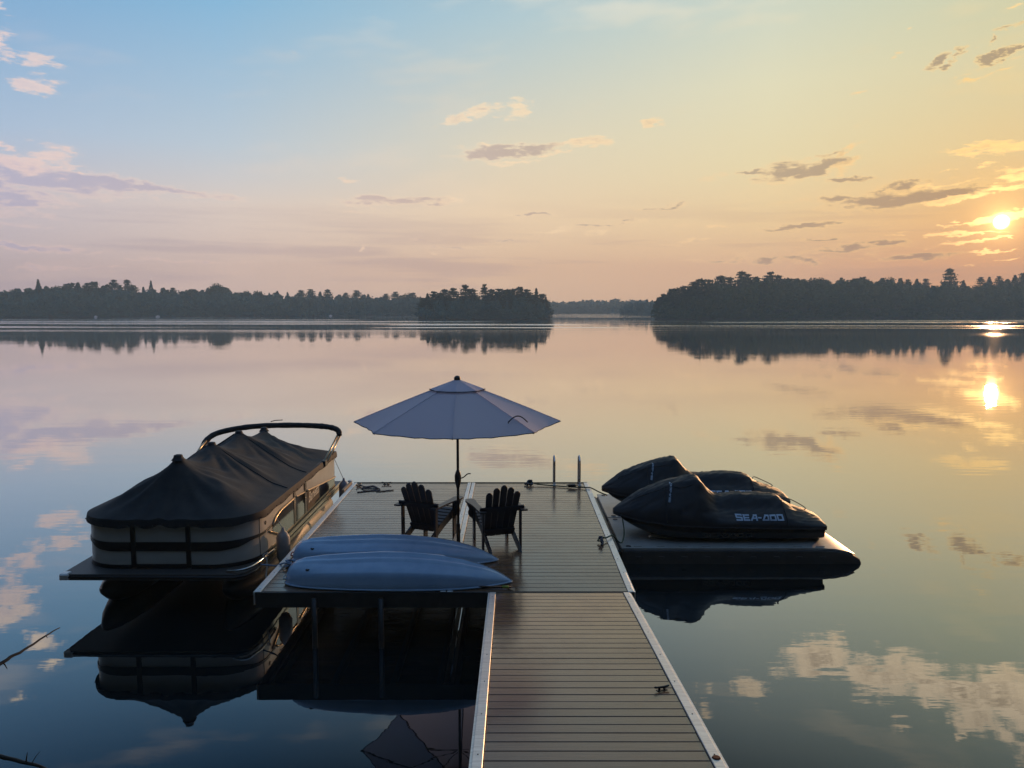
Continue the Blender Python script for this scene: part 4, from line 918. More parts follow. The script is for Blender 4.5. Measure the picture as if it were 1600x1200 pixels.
# fence as separate panels along the footprint
HW, YF, YRr, RAD = 1.30, 10.98, 16.25, .62
FP = footprint(HW, YF, YRr, RAD, 10)
LEN = [0.0]
for a, b in zip(FP, FP[1:]): LEN.append(LEN[-1] + math.hypot(b[0] - a[0], b[1] - a[1]))
TOT = LEN[-1]
def at_s(s):
    return (float(np.interp(s, LEN, [p[0] for p in FP])), float(np.interp(s, LEN, [p[1] for p in FP])))
def sub(s0, s1, step=.06):
    n = max(2, int((s1 - s0) / step)); return [at_s(s0 + (s1 - s0) * i / n) for i in range(n + 1)]
def strip(s0, s1, z0, z1, o0, o1, name, m):
    """a bar along the fence from s0 to s1, between heights z0,z1 and outward offsets o0,o1; z0/z1 may be functions of s"""
    n = max(2, int((s1 - s0) / .06)); rings = []; path = [at_s(s0 + (s1 - s0) * i / n) for i in range(n + 1)]
    P = [Vector((a, b, 0)) for a, b in path]
    for i, p in enumerate(P):
        s = s0 + (s1 - s0) * i / n; d = (P[min(i + 1, n)] - P[max(i - 1, 0)]).normalized(); nr = Vector((d.y, -d.x, 0))
        a = z0(s) if callable(z0) else z0; b = z1(s) if callable(z1) else z1
        rings.append([tuple(p + nr * o + Vector((0, 0, z))) for o, z in ((o0, a), (o1, a), (o1, b), (o0, b))])
    mb = MB(); mb.loft(rings, True, True); return bob(name, mb, m, smooth=True, angle=40)
FT, FB = 1.37, .66
def s_right(y): return TOT - (YRr - y)
sR0 = s_right(YF + RAD)
sFl = TOT - (YRr - YF - RAD) - RAD * math.pi / 2 - (2 * HW - 2 * RAD)   # start of straight front
g0, g1 = sFl + .28, sFl + 1.02      # the bow gate
swoosh = lambda s: interp(s, [(s_right(11.75), .90), (s_right(11.95), 1.0), (s_right(12.1), 1.08), (s_right(12.4), 1.125), (s_right(13.2), 1.13), (s_right(14.0), 1.06), (s_right(15.0), .95), (s_right(16.05), .84), (s_right(16.3), .82)])
low = lambda s: interp(s, [(s_right(11.4), .97), (s_right(11.75), .95), (s_right(11.95), .88), (s_right(12.4), .70), (s_right(12.6), FB + .02)])
strip(0.0, sFl - .8, FB, FT, -.02, 0, 'fence_panel', M_FENCE)
strip(sFl - .795, g0 - .07, FB, FT, -.02, 0, 'fence_panel', M_FENCE)
strip(g0, g1, FB, FT, -.025, -.005, 'gate_panel', M_FENCE)
strip(g1 + .07, s_right(11.42), FB, FT, -.02, 0, 'fence_panel', M_FENCE)
strip(s_right(11.43), s_right(13.14), FB, FT, -.02, 0, 'fence_panel', M_FENCE)
strip(s_right(14.02), YRr and TOT, FB, FT, -.02, 0, 'fence_panel', M_FENCE)
strip(s_right(13.27), s_right(13.85), FB, FT, -.02, -.004, 'door_panel', M_FENCE)
strip(s_right(13.275), s_right(13.845), FB + .01, swoosh, -.003, .003, 'dark_door_inset', M_GLOSS)
strip(s_right(11.97), s_right(13.12), low, swoosh, .0015, .007, 'glossy_inset', M_GLOSS)
strip(s_right(14.04), s_right(14.9), FB + .01, swoosh, .0015, .007, 'brown_inset', M_BROWN)
strip(s_right(14.915), s_right(16.2), FB + .01, swoosh, .0015, .007, 'glossy_inset', M_GLOSS)
for s0 in (g0 - .07, g1, s_right(13.145), s_right(13.855)): strip(s0, s0 + (.07 if s0 < sR0 else .12), FB - .02, FT, -.02, .012, 'fence_post', M_BLACKMETAL)
strip(sFl - .8, sFl - .79, FB, FT, .0, .004, 'panel_seam', M_BLACKMETAL)
strip(s_right(11.42), s_right(11.43), FB, FT, .0, .004, 'panel_seam', M_BLACKMETAL)
strip(0.0, g0 - .075, FB - .035, FB + .02, -.02, .014, 'bottom_rail', M_BLACKMETAL)
strip(g1 + .075, s_right(11.9), FB - .035, FB + .02, -.02, .014, 'bottom_rail', M_BLACKMETAL)
strip(s_right(11.92), TOT, FB - .035, FB + .008, -.02, .014, 'bottom_rail', M_TAN)
strip(g0 + .002, g1 - .002, FB - .03, FB + .03, -.02, .01, 'gate_bottom_rail', M_BLACKMETAL)
# mid band round the bow: thin at the corners, swelling towards the gate
bandlo = lambda s: interp(s, [(sFl - 1.0, .985), (sFl - .5, .965), (sFl - .3, .90), (sFl - .1, .885), (g0, .885), (g1, .885), (g1 + .5, .885), (g1 + .75, .91), (g1 + .95, .97), (sR0, .985)])
strip(0.02, g0 - .075, bandlo, 1.02, .001, .016, 'mid_band', M_BLACKMETAL)
strip(g0 + .002, g1 - .002, .885, 1.02, -.004, .010, 'gate_band', M_BLACKMETAL)
strip(g1 + .075, s_right(11.95), bandlo, 1.02, .001, .016, 'mid_band', M_BLACKMETAL)
def along(fn, y0, y1, n, off): return [(BX + HW + off, y0 + (y1 - y0) * i / n, fn(s_right(y0 + (y1 - y0) * i / n))) for i in range(n + 1)]
mb = MB(); mb.tube(along(swoosh, 11.93, 13.14, 16, .016), .017, 8); mb.tube(along(swoosh, 13.98, 16.25, 16, .016), .017, 8); mb.tube(along(swoosh, 13.28, 13.84, 6, .014), .014, 8); bob('swoosh_trim', mb, M_TAN, smooth=True)
mb = MB(); mb.tube(along(low, 11.75, 12.55, 10, .016), .017, 8); bob('lower_trim', mb, M_TAN, smooth=True)
strip(0.0, TOT, FT - .03, FT + .01, -.03, .006, 'top_rail', M_ALU_DARK)
mb = MB(); mb.tube([(BX + HW - .02, YRr + .01, FB - .05), (BX + HW - .02, YRr + .01, FT)], .02, 8); bob('stern_post', mb, M_ALU_DARK, smooth=True)
mb = MB(); mb.box(BX - HW, BX + HW, YRr - .015, YRr, FB, FT - .04); bob('stern_panel', mb, M_FENCE)
mb = MB(); mb.tube([(BX + HW + .002, 11.62, 1.13), (BX + HW + .012, 11.62, 1.13)], .03, 10); bob('bow_light', mb, M_BLACK, smooth=True, angle=40)

# the mooring cover, tented on four poles
PEAK = [(BX - .02, 11.66, 2.19), (BX - .03, 13.0, 2.15), (BX - .04, 14.35, 2.13), (BX - .02, 15.75, 1.98)]
CF, CR, CHW, CRAD, HEM = 10.93, 16.32, 1.335, .66, 1.375
def halfw(y):
    if y >= CF + CRAD: return CHW
    d = CF + CRAD - y; return CHW - CRAD + math.sqrt(max(0, CRAD * CRAD - d * d))
def bdist(x, y):
    dx = abs(x - BX); q = CHW - dx; f = y - CF; r = CR - y
    if dx > CHW - CRAD and y < CF + CRAD:
        return max(0, min(CRAD - math.hypot(dx - (CHW - CRAD), CF + CRAD - y), r))
    return max(0, min(q, f, r))
def cover_z(x, y):
    best = None
    for i in range(len(PEAK) - 1):
        a, b = Vector(PEAK[i]), Vector(PEAK[i + 1]); ab = Vector((b.x - a.x, b.y - a.y)); ap = Vector((x - a.x, y - a.y)); u = max(0, min(1, ap.dot(ab) / ab.dot(ab)))
        d = (ap - ab * u).length
        if best is None or d < best[0]: best = (d, a.z + (b.z - a.z) * u - .15 * 4 * u * (1 - u))
    db = bdist(x, y); f = db / (db + best[0] + 1e-6)
    z = HEM + (best[1] - HEM) * (f ** 1.17)
    # radiating folds from the poles and small puckers near the hem
    for i, p in enumerate(PEAK):
        dx, dy = x - p[0], y - p[1]; r = math.hypot(dx, dy); a = math.atan2(dy, dx)
        z += .034 * math.exp(-((r - .50) / .42) ** 2) * (noise.noise((math.cos(a) * 4.2, math.sin(a) * 4.2, i * 3.1)) + .5 * math.sin(a * 15 + i))
    z += .016 * noise.noise((x * 2.2, y * 1.2, 5)) * min(1, db * 3) + .006 * noise.noise((x * 9, y * 5, 1)) * min(1, db * 4)
    z -= .045 * math.exp(-((db - .32) / .2) ** 2) * (0.6 + .6 * noise.noise((x * 1.3, y * 1.3, 9)))
    return z
rows = []; ny, nx = 110, 56
for j in range(ny + 1):
    y = CF + (CR - CF) * (j / ny) ** 1.15; hw = halfw(y); row = []
    for i in range(nx + 1):
        s = -1 + 2 * i / nx; x = BX + hw * math.copysign(abs(s) ** .92, s); row.append((x, y, cover_z(x, y)))
    rows.append(row)
mb = MB(); mb.loft(rows, closed=False)
per = [rows[j][0] for j in range(ny, 0, -1)] + rows[0] + [rows[j][nx] for j in range(1, ny + 1)]
sk1, sk2 = [], []
for i, p in enumerate(per):
    n_ = Vector((p[0] - BX, min(0, p[1] - 12.0) * 1.3, 0)); n_ = n_.normalized() if n_.length > 0 else Vector((0, -1, 0)); w = .012 * noise.noise((i * .25, 0, 0))
    sk1.append((p[0] + n_.x * .012, p[1] + n_.y * .012, p[2] - .05)); sk2.append((p[0] + n_.x * (.016 + w), p[1] + n_.y * (.016 + w), p[2] - .115 - .012 * math.sin(i * .35) + w))
cv = bob('mooring_cover', mb, M_COVER, smooth=True)
mb = MB(); mb.loft([per, sk1, sk2], closed=False); bob('cover_hem', mb, M_COVER, cv, smooth=True)
mb = MB()
for i in range(4, len(sk2) - 4, 5):
    q = Vector(sk1[i]) * .35 + Vector(sk2[i]) * .65; d = Vector((q.x - BX, min(0, q.y - 12.0) * 1.3, 0)).normalized(); mb.tube([q, q + d * .012], .011, 6)
bob('snaps', mb, M_ALU_DARK, cv, kind='stuff')
for p in PEAK:
    mb = MB(); mb.tube([(p[0], p[1], p[2] - .085), (p[0], p[1], p[2] - .04), (p[0], p[1], p[2] - .005), (p[0], p[1], p[2] + .004)], [.105, .072, .062, .03], 12); bob('pole_cap', mb, M_BOOT, cv, smooth=True, angle=45)
for p in (PEAK[1], PEAK[2]):
    for sg in (-1, 1):
        pts = []
        for i in range(22):
            q = .06 + .94 * i / 21; x = p[0] + sg * (CHW - .01) * q; y = p[1] + (-.25 if p is PEAK[2] else -.15) * q; pts.append((x, y, cover_z(x, y) + .004))
        mb = MB(); mb.tube(pts, .011, 5); bob('seam', mb, M_BOOT, cv, smooth=True)
# bimini frame folded back over the stern
bt = smoothpath([(BX - 1.42, 15.95, 1.45), (BX - 1.38, 16.12, 1.63), (BX - 1.22, 16.3, 1.76), (BX - .8, 16.42, 1.85), (BX - .3, 16.45, 1.90), (BX + .4, 16.45, 1.915), (BX + .95, 16.43, 1.90), (BX + 1.24, 16.41, 1.865), (BX + 1.37, 16.40, 1.80), (BX + 1.40, 16.36, 1.70)], 6)
mb = MB(); mb.tube(bt, [.045] + [.060 + .010 * noise.noise((i * .6, 0, 0)) for i in range(len(bt) - 2)] + [.05], 10); bm_ = bob('bimini_boot', mb, M_BOOT, smooth=True)
for sg in (-1, 1):
    for (dx, y0, y1, z1, rr) in ((0, 15.22, 16.36, 1.72, .022), (.045, 15.34, 16.44, 1.70, .020), (.0, 15.95, 16.4, 1.70, .012)):
        mb = MB(); mb.tube([(BX + sg * (1.33 + dx), y0, FT - .02), (BX + sg * (1.36 + dx), (y0 + y1) / 2, (FT + z1) / 2 + .01), (BX + sg * (1.36 + dx), y1, z1)], rr, 8); bob('bimini_leg', mb, M_TAN, smooth=True)
    mb = MB(); mb.box(BX + sg * 1.33 - .04, BX + sg * 1.33 + .05, 15.16, 15.36, FT - .10, FT + .02, c=.015); bob('bimini_mount', mb, M_BLACK)
mb = MB(); mb.tube([(BX - .12, 16.52, 1.985), (BX - .02, 16.52, 2.01), (BX + .14, 16.52, 2.02)], .010, 6); bob('boot_strap', mb, M_BOOT, smooth=True)
mb = MB(); mb.box(BX - .2, BX + .2, 16.5, 16.9, .0, .95, c=.08); bob('outboard_motor', mb, M_BLACK)

def text_mesh(body, size, sx=1.0, bold=0.0, shear=0.0, space=1.0):
    cu = bpy.data.curves.new('lettering', 'FONT'); cu.body = body; cu.size = size; cu.offset = bold; cu.shear = shear; cu.space_character = space
    cu.align_x = 'CENTER'; cu.align_y = 'CENTER'; cu.resolution_u = 3
    o = bpy.data.objects.new('lettering', cu); COL.objects.link(o); dg = bpy.context.evaluated_depsgraph_get(); dg.update()
    me = bpy.data.meshes.new_from_object(o.evaluated_get(dg)); bpy.data.objects.remove(o); bpy.data.curves.remove(cu)
    for v in me.vertices: v.co.x *= sx
    return me
lt = text_mesh('Barletta', .27, .98, .004, .35, .92)
Mt = Matrix(((0, 0, 1, BX + HW + .0125 - BL.x), (1, 0, 0, 14.47 - BL.y), (0, 1, 0, .90), (0, 0, 0, 1)))
lt.transform(Mt @ Matrix.Rotation(R(2), 4, 'Z')); link('name_lettering', lt, M_LOGO, boat)

# fenders and lines between boat and dock
def fender(label, x, y, z0, z1, top, m):
    f = thing('boat_fender', label, 'fender', (x, y, z0), 0, 'fenders hung between boat and dock'); h = z1 - z0; r = .105
    mb = MB(); mb.tube([(0, 0, 0), (0, 0, .03), (0, 0, .10), (0, 0, h * .5), (0, 0, h - .14), (0, 0, h - .07), (0, 0, h - .035), (0, 0, h)], [.03, .07, r, r, r, .07, .03, .026], 14); ob('body', mb, m, f, True)
    mb = MB(); mb.tube([(0, 0, h - .01), tuple(Vector(top) - Vector((x, y, z0)))], .006, 6); ob('hanging_line', mb, M_ROPE_W, f, True)
    mb = MB(); mb.tube([(0, 0, h - .02), (0, 0, h + .02)], .022, 8); ob('eye', mb, m, f, True)
fender('pale grey fender hanging by the bow quarter of the boat, nearest the kayaks', -3.62, 11.85, .41, .97, (-3.79, 12.05, 1.12), M_FENDER)
fender('blue grey fender hanging at the boat stern by the dock corner', -3.60, 16.15, .30, .80, (-3.80, 16.2, 1.22), M_FENDER_B)
def rope(label, pts, r, m, k=6):
    mb = MB(); mb.tube(smoothpath(pts, k), r, 6); o = ob('mooring_line', mb, m, None, True); return tag(o, label, 'rope')
z = DZ + .02
rope('blue line wrapped on the cleat beside the nearer kayak and running to the boat bow', [(-3.24, 10.62, z + .02), (-3.16, 10.72, z + .03), (-3.27, 10.80, z + .05), (-3.18, 10.86, z + .03), (-3.10, 10.74, z), (-3.22, 10.66, z + .06), (-3.3, 10.74, z + .03), (-3.45, 10.9, z - .06), (-3.72, 11.05, .66)], .013, M_ROPE_B)
rope('pale line tied to the bow rail of the boat with its end hanging down', [(-3.76, 11.42, .70), (-3.72, 11.38, .73), (-3.78, 11.34, .70), (-3.72, 11.32, .66), (-3.70, 11.27, .55), (-3.70, 11.22, .44), (-3.68, 11.15, .40), (-3.66, 11.12, .45)], .011, M_ROPE_W)
rope('loose dark line lying in a tangle on the far left corner of the dock', [(-3.22, 15.78, z + .02), (-3.05, 15.65, z), (-2.9, 15.75, z - .008), (-2.78, 15.55, z - .008), (-2.98, 15.45, z), (-3.1, 15.58, z - .008), (-2.85, 15.62, z), (-2.7, 15.40, z - .008), (-2.95, 15.30, z - .01), (-3.12, 15.2, z - .01)], .012, M_ROPE_D)
rope('short end of dark line lying by the tangled rope', [(-2.75, 15.28, z - .008), (-2.6, 15.31, z - .008), (-2.42, 15.40, z - .008)], .011, M_ROPE_D)
rope('green line stretched from the dock end past the ladder to the farther watercraft', [(.36, 15.90, z + .03), (.42, 15.86, z + .03), (.6, 15.80, z + .01), (.9, 15.72, z), (1.2, 15.62, z), (1.5, 15.54, z + .01), (1.62, 15.50, z + .01), (1.80, 15.55, .66), (1.97, 15.60, .58)], .013, M_ROPE_G)
rope('green line from the right edge of the dock to the nearer watercraft', [(1.43, 11.8, z + .04), (1.36, 11.86, z + .02), (1.42, 11.95, z + .05), (1.5, 11.98, z + .03), (1.64, 12.2, z), (1.80, 12.7, .50), (1.94, 13.2, .33), (2.02, 13.5, .42), (2.03, 13.82, .60)], .013, M_ROPE_G)
mb = MB(); mb.box(-.08, .08, -.028, .028, 0, .05, c=.012); mb.tube([(-.11, 0, .03), (.11, 0, .03)], .014, 8); o = ob('strap_buckle', mb, M_BLACK, None, loc=(1.24, 15.60, DZ + .035)); tag(o, 'black buckle block on the green line between the ladder rails', 'buckle')
mb = MB(); mb.tube(smoothpath([(-.10, 0, .02), (-.02, .05, .06), (.07, .02, .05), (.03, -.05, .03), (-.05, -.03, .05), (-.02, .04, .09), (.05, .0, .10)], 4), .020, 7); o = ob('rope_coil', mb, M_ROPE_D, None, True, loc=(.37, 15.86, DZ)); tag(o, 'dark knotted coil of rope on the cleat at the dock end', 'rope')
mb = MB(); mb.tube(smoothpath([(0, -.10, .015), (.03, 0, .05), (-.02, .06, .09), (.02, .02, .11), (.0, -.06, .06), (.03, -.02, .02)], 4), .017, 7); o = ob('rope_coil', mb, M_ROPE_D, None, True, loc=(1.40, 11.80, DZ)); tag(o, 'dark coil of rope on the cleat at the right edge of the dock', 'rope')

# ------------------------------------------------------------------ drive-on float with two covered watercraft
PZ = .405   # datum the craft is drawn above
FZ = .25
flt = thing('watercraft_float', 'low grey plastic drive-on float right of the dock carrying two covered watercraft', 'float', (3.8, 14.2, 0))
FLc = Vector((3.8, 14.2, 0))
def fprofile(x1):
    pts = [(1.90, -.16), (1.90, FZ - .04), (1.94, FZ)]
    pts += [(x1 - .75, FZ), (x1 - .50, FZ - .012), (x1 - .28, FZ - .05), (x1 - .12, FZ - .11), (x1 - .03, FZ - .17), (x1, FZ - .24), (x1 - .04, FZ - .32), (x1 - .16, FZ - .40)]
    return pts
for y0, y1 in ((13.0, 14.96), (14.98, 16.94)):
    MYX = Matrix(((1, 0, 0, -FLc.x), (0, 0, 1, -FLc.y), (0, 1, 0, 0), (0, 0, 0, 1)))
    pr = fprofile(6.10); mb = MB(); rings = []
    for y, ins in ((y0, .05), (y0 + .012, .02), (y0 + .05, 0), (y1 - .05, 0), (y1 - .012, .02), (y1, .05)):
        cx, cz = 4.0, .05
        rings.append([(cx + (a - cx) * (1 - ins / 2.1), y, cz + (b - cz) * (1 - ins / .3 * .6)) for a, b in pr])
    mb.loft(rings, True, True, Matrix.Translation(-FLc)); mod = ob('float_module', mb, M_FLOAT_SHADE, flt, True, 35)
    pl = [(1.91, FZ + .001), (1.91, FZ + .03), (5.36, FZ + .03), (5.62, FZ + .016), (5.84, FZ - .024), (5.98, FZ - .08), (5.98, FZ - .095), (5.82, FZ - .05), (5.55, FZ + .001)]
    mb = MB(); mb.loft([[(a, y, b) for a, b in pl] for y in (y0 + .02, y1 - .02)], True, True, Matrix.Translation(-FLc)); ob('deck_plate', mb, M_FLOAT, flt, True, 35)
    for k in range(9):
        xx = 2.2 + k * .40
        mb = MB(); mb.box(xx - .07, xx + .07, y0 + .09, y0 + .13, FZ + .026, FZ + .038, Matrix.Translation(-FLc)); ob('deck_rib', mb, M_FLOAT, flt)
        mb = MB(); mb.box(xx - .05, xx + .05, y0 - .012, y0 + .02, .10, .14, Matrix.Translation(-FLc), c=.006); ob('side_lug', mb, M_FLOAT_SHADE, flt)
    for yy in ((y0 + y1) / 2 - .33, (y0 + y1) / 2 + .33):
        mb = MB(); mb.box(2.5, 5.3, yy - .05, yy + .05, FZ + .031, FZ + .06, Matrix.Translation(-FLc), c=.02); ob('bunk', mb, M_FLOAT, flt)
    for yy in ((y0 + y1) / 2 - .3, (y0 + y1) / 2 + .3):
        mb = MB(); mb.tube([(5.50, yy - .12, FZ + .03), (5.50, yy + .12, FZ + .03)], .06, 12, M=Matrix.Translation(-FLc)); ob('roller', mb, M_BLACK, flt, True, 40)
mb = MB(); mb.box(1.82, 1.895, 13.04, 16.9, .06, FZ - .02, Matrix.Translation(-FLc), c=.02); ob('gap_shade_strip', mb, M_BLACK, flt)  # black strip added to stand for shade in the gap beside the dock
for xx, yy in ((2.04, 13.12), (2.04, 14.84), (2.04, 15.1), (2.04, 16.8)):
    mb = MB(); mb.tube([(xx, yy, FZ + .03), (xx, yy, FZ + .042)], [.05, .04], 10, M=Matrix.Translation(-FLc)); ob('pin_cap', mb, M_BLACK, flt, True, 40)

TOPL = [(0, .865), (.06, .905), (.22, 1.0), (.47, 1.15), (.75, 1.26), (.95, 1.325), (1.25, 1.40), (1.48, 1.45), (1.56, 1.445), (1.64, 1.37), (1.76, 1.225), (1.90, 1.125), (2.05, 1.10), (2.25, 1.118), (2.4, 1.135), (2.75, 1.135), (3.0, 1.125), (3.12, 1.085), (3.22, 1.0), (3.38, .92), (3.55, .86), (3.75, .80), (3.84, .775), (3.875, .74)]
WID = [(0, .05), (.1, .17), (.3, .33), (.6, .46), (1.0, .56), (1.5, .60), (3.0, .60), (3.5, .575), (3.8, .55), (3.875, .52)]
HEML = [(0, .835), (.3, .80), (.7, .765), (1.2, .735), (2.0, .715), (3.0, .70), (3.6, .69), (3.875, .68)]
KEEL = [(0, .83), (.08, .78), (.2, .69), (.4, .60), (.7, .50), (1.1, .45), (2, .44), (3.7, .44), (3.875, .45)]
def badge_mesh(h):
    """SEA-DOO in wide squared capitals, height h, centred"""
    t = .30; G = {'S': (1.0, [((0, 1), (1, 1)), ((0, 1), (0, .5)), ((0, .5), (1, .5)), ((1, .5), (1, 0)), ((1, 0), (0, 0))]),
                  'E': (1.0, [((0, 1), (1, 1)), ((0, 1), (0, 0)), ((0, .5), (.9, .5)), ((0, 0), (1, 0))]),
                  'A': (1.1, [((0, 0), (.62, 1)), ((.62, 1), (1.1, 1)), ((1.1, 1), (1.1, 0)), ((.35, .38), (1.1, .38))]),
                  '-': (.35, [((0, .5), (.35, .5))]),
                  'D': (1.1, [((0, 0), (.55, 1)), ((.55, 1), (1.1, 1)), ((1.1, 1), (1.1, 0)), ((1.1, 0), (0, 0))]),
                  'O': (1.05, [((0, 1), (1.05, 1)), ((1.05, 1), (1.05, 0)), ((1.05, 0), (0, 0)), ((0, 0), (0, 1))])}
    mb = MB(); x = 0.0
    for chx in 'SEA-DOO':
        w, st = G[chx]
        for (a, b) in st:
            A, B = Vector((a[0] * .95, a[1], 0)), Vector((b[0] * .95, b[1], 0)); d = (B - A); L = d.length; d.normalize(); n_ = Vector((-d.y, d.x, 0)) * t * .5; A -= d * t * .5; B += d * t * .5
            k = max(1, int(L / .3)); rows = [[A + (B - A) * i / k - n_, A + (B - A) * i / k + n_] for i in range(k + 1)]
            mb.loft([[((p.x + x) * h, (p.y - .5) * h * .80, 0) for p in r] for r in rows], closed=False)
        x += w * .95 + t + .16
    W = (x - t - .16) * h
    mb.v = [(v[0] - W / 2, v[1], v[2]) for v in mb.v]; return mb.mesh('lettering')
def watercraft(label, loc, rz, seed):
    p = thing('covered_watercraft', label, 'watercraft', loc, rz, 'covered watercraft on the float')
    x0 = 1.94
    # cover
    rings = []; nu, nv = 110, 60
    for i in range(nu + 1):
        u = 3.875 * i / nu; W = interp(u, WID); top = interp(u, TOPL); hem = interp(u, HEML); row = []
        hand = math.exp(-((u - 1.44) / .26) ** 2); seat = math.exp(-((u - 2.45) / .75) ** 4)
        for j in range(nv + 1):
            s = -1 + 2 * j / nv; a = abs(s)
            wob = .05 * noise.noise((u * 1.6, 3.0 + seed, 0)) + .04 * noise.noise((u * 4.5, 7.0, seed))
            g_round = interp(a + wob * (a < .9), [(0, 1), (.30, .965), (.46, .86), (.86, .36), (.95, .16), (1, 0)])
            g_seat = interp(a + wob * (a < .9), [(0, 1), (.20, .985), (.31, .88), (.52, .52), (.80, .30), (.95, .13), (1, 0)])
            g_hand = interp(a + wob * (a < .9), [(0, 1), (.33, .95), (.50, .74), (.76, .42), (.95, .15), (1, 0)])
            g = g_round * (1 - seat) + g_seat * seat; g = g * (1 - hand) + g_hand * hand
            zz = hem + (top - hem) * g
            q = noise.noise((u * 2.1 + seed, s * 2.3, seed)) ; f = noise.noise((u * 5 - s * 6 + seed, s * 2.2 + u, 4)); f2 = noise.noise((u * 9 + s * 9, s * 3 - u * 2, seed + 2))
            edge = min(1, (1 - a) * 4) * min(1, u * 3) * min(1, (3.9 - u) * 4)
            ridge = max(0, 1 - abs(f) * 5)
            zz += (.014 * q + .015 * ridge + .002 * f2) * edge
            vv = s * W * (1.0 + .035 * (1 - a) * hand) + .012 * f * (a > .6)
            row.append((u * .945 - x0, vv, zz - PZ))
        row = [(row[0][0], row[0][1] * .985, row[0][2] - .06)] + row + [(row[-1][0], row[-1][1] * .985, row[-1][2] - .06)]
        rings.append(row)
    mb = MB(); mb.loft(rings, closed=False)
    r0 = rings[-1]; mb.add(r0, [tuple(range(len(r0)))]); r0 = rings[0]; mb.add(r0, [tuple(range(len(r0)))])
    cover = ob('storage_cover', mb, M_PWC_COVER, p, True, 60)
    bv = BVHTree.FromPolygons([Vector(v) for v in mb.v], mb.f)
    crest = lambda col, u0, u1: [tuple(Vector(rings[i][col]) + Vector((0, 0, .004))) for i in range(int(u0 / 3.875 * nu), int(u1 / 3.875 * nu) + 1)]
    mid = 1 + nv // 2
    for dcol in (-13, 13):
        m2 = MB(); m2.tube(crest(mid + dcol, .35, 1.5), .008, 5); ob('seam', m2, M_BOOT, cover, True)
    m2 = MB(); m2.tube([tuple(Vector(rings[i][1]) + Vector((0, -.006, -.03))) for i in range(3, nu - 1)], .011, 5); ob('hem_cord', m2, M_BOOT, cover, True)
    for u in (.95, 3.16):
        r = rings[int(u / 3.875 * nu)]; m2 = MB(); m2.tube([tuple(Vector(q_) + Vector((0, -.004, .004))) for q_ in r[1:mid - 8]], .010, 5); ob('seam', m2, M_BOOT, cover, True)
    lp = [Vector(rings[int(u / 3.875 * nu)][mid + 6]) for u in (3.3, 3.5, 3.7)]
    m2 = MB(); m2.tube(smoothpath([lp[0], lp[0] + Vector((.04, 0, .05)), lp[1] + Vector((0, .02, .07)), lp[2] + Vector((0, -.03, .04)), lp[2]], 4), .008, 5); ob('strap_loop', m2, M_BOOT, cover, True)
    # hull
    rings = []
    for i in range(41):
        u = 3.84 * i / 40; W = interp(u, WID) * .97; hem = interp(u, HEML) - .01; k = interp(u, KEEL) + .002; row = []
        for vv, f in ((-1, 1), (-1.02, .80), (-.99, .50), (-.95, .20), (-.80, .04), (0, 0), (.80, .04), (.95, .20), (.99, .50), (1.02, .80), (1, 1)):
            row.append((u * .945 - x0, vv * W, k + (hem - k) * f - PZ))
        rings.append(row)
    mb = MB(); mb.loft(rings, False, False); mb.add(rings[-1], [tuple(range(11))]); mb.add(rings[0], [tuple(range(11))]); hull = ob('hull', mb, M_PWC_HULL, p, True, 45)
    bh = BVHTree.FromPolygons([Vector(v) for v in mb.v], mb.f)
    mb = MB(); mb.box(1.62, 1.74, -.34, .34, .13, .17, c=.02); ob('boarding_step', mb, M_BLACK, p)
    mb = MB(); mb.tube([(1.60, 0, .10), (1.76, 0, .08)], [.10, .085], 12); ob('jet_nozzle', mb, M_BLACK, p, True, 40)
    def print_on(tree, size, xc, zc, m, name, hz, fallback, rot=0.0):
        me = badge_mesh(size); bm = bmesh.new(); bm.from_mesh(me)
        bmesh.ops.triangulate(bm, faces=bm.faces[:]); bmesh.ops.subdivide_edges(bm, edges=[e for e in bm.edges if e.calc_length() > .05], cuts=2)
        ca, sa = math.cos(rot), math.sin(rot)
        for v in bm.verts:
            xx = xc + v.co.x * ca - v.co.y * sa; zz = zc + (v.co.x * sa + v.co.y * ca) * hz; h = tree.ray_cast(Vector((xx, -3, zz)), Vector((0, 1, 0)))
            v.co = (xx, (h[0].y if h[0] else fallback) - .011, zz)
        bm.to_mesh(me); bm.free(); return link(name, me, m, p)
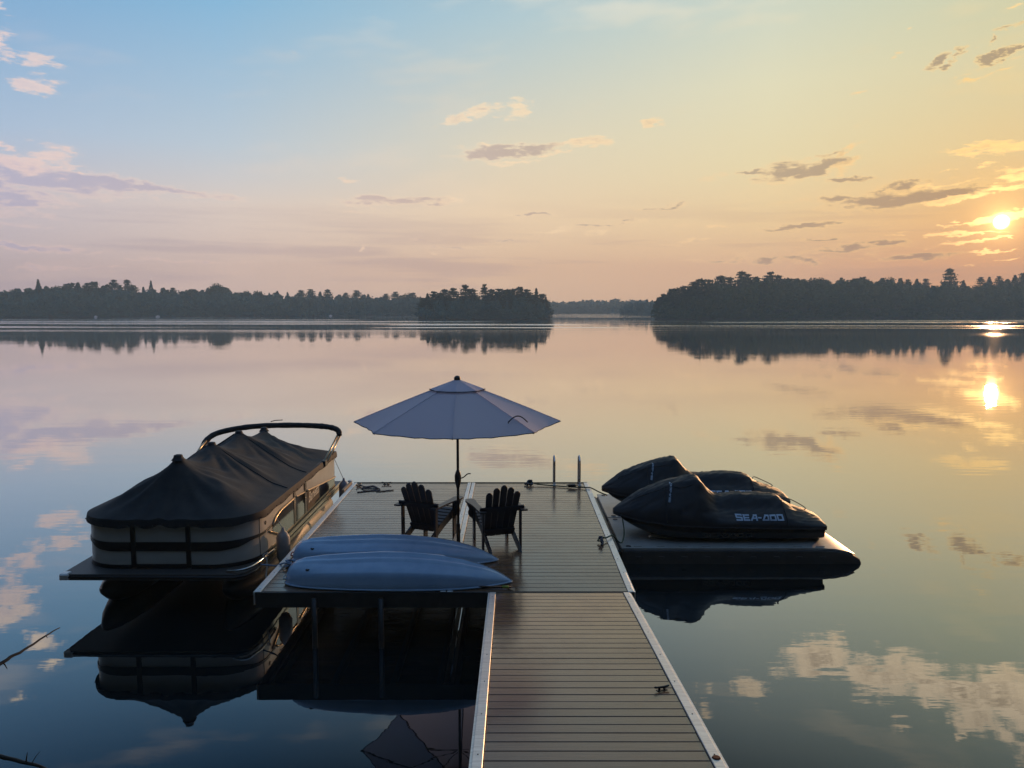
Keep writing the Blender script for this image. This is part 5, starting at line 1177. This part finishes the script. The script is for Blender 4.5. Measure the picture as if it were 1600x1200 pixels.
    print_on(bv, .088, .55, .425, M_PWC_TEXT, 'cover_lettering', .9, -.55)
    print_on(bv, .030, -.98, .80, M_PWC_TEXT, 'cover_lettering', 1.0, -.3, R(75))
    print_on(bh, .09, -.03, .15, M_PWC_TEXT2, 'hull_lettering', .85, -.58)
    return p
watercraft('nearer covered watercraft on the grey float, front of the pair', (3.84, 13.85, FZ + .03), 0, 1.0).scale = (1.02, 1.02, 1.07)
watercraft('farther covered watercraft on the grey float, behind the other', (3.84, 15.65, FZ + .03), R(.8), 6.0).scale = (1.02, 1.02, 1.07)

# ------------------------------------------------------------------ bare branches reaching in from the bank at the left
def branch(label, pts, r0, twigs):
    t = thing('bare_branch', label, 'branch', pts[0], 0); o = Vector(pts[0]); P = [Vector(q) - o for q in smoothpath(pts, 8)]; n = len(P)
    P = [q + Vector((noise.noise((i * .45, 1, 0)), noise.noise((i * .45, 2, 0)), noise.noise((i * .45, 3, 0)))) * .018 for i, q in enumerate(P)]
    mb = MB(); mb.tube(P, [r0 * (1 - .86 * i / (n - 1)) * (1 + .18 * noise.noise((i * .9, 5, 0))) for i in range(n)], 8); ob('stem', mb, M_TWIG, t, True)
    for f, d, r in twigs:
        b = P[int(f * (n - 1))]; d = Vector(d)
        mb = MB(); mb.tube([b, b + d * .5 + Vector((0, 0, .008)), b + d], [r, r * .7, r * .3], 6); ob('twig', mb, M_TWIG, t, True)
branch('bare grey branch rising out over the water at the left edge, pointing up right', [(-5.9, 5.2, .55), (-5.3, 6.2, .85), (-4.98, 6.95, 1.0), (-4.86, 7.35, 1.05), (-4.86, 7.95, 1.02)], .036, [(.62, (.04, .0, -.07), .008), (.9, (.05, -.05, .0), .007), (.5, (-.06, .05, .05), .01)])
branch('dark bare branch dipping across the bottom left corner of the picture', [(-5.0, 5.6, 1.25), (-4.25, 5.62, 1.06), (-3.85, 5.58, .99), (-3.5, 5.5, .95), (-3.2, 5.3, .9)], .026, [(.62, (.01, .01, .08), .006), (.64, (.06, .02, .09), .004), (.3, (.02, .08, .05), .008)])
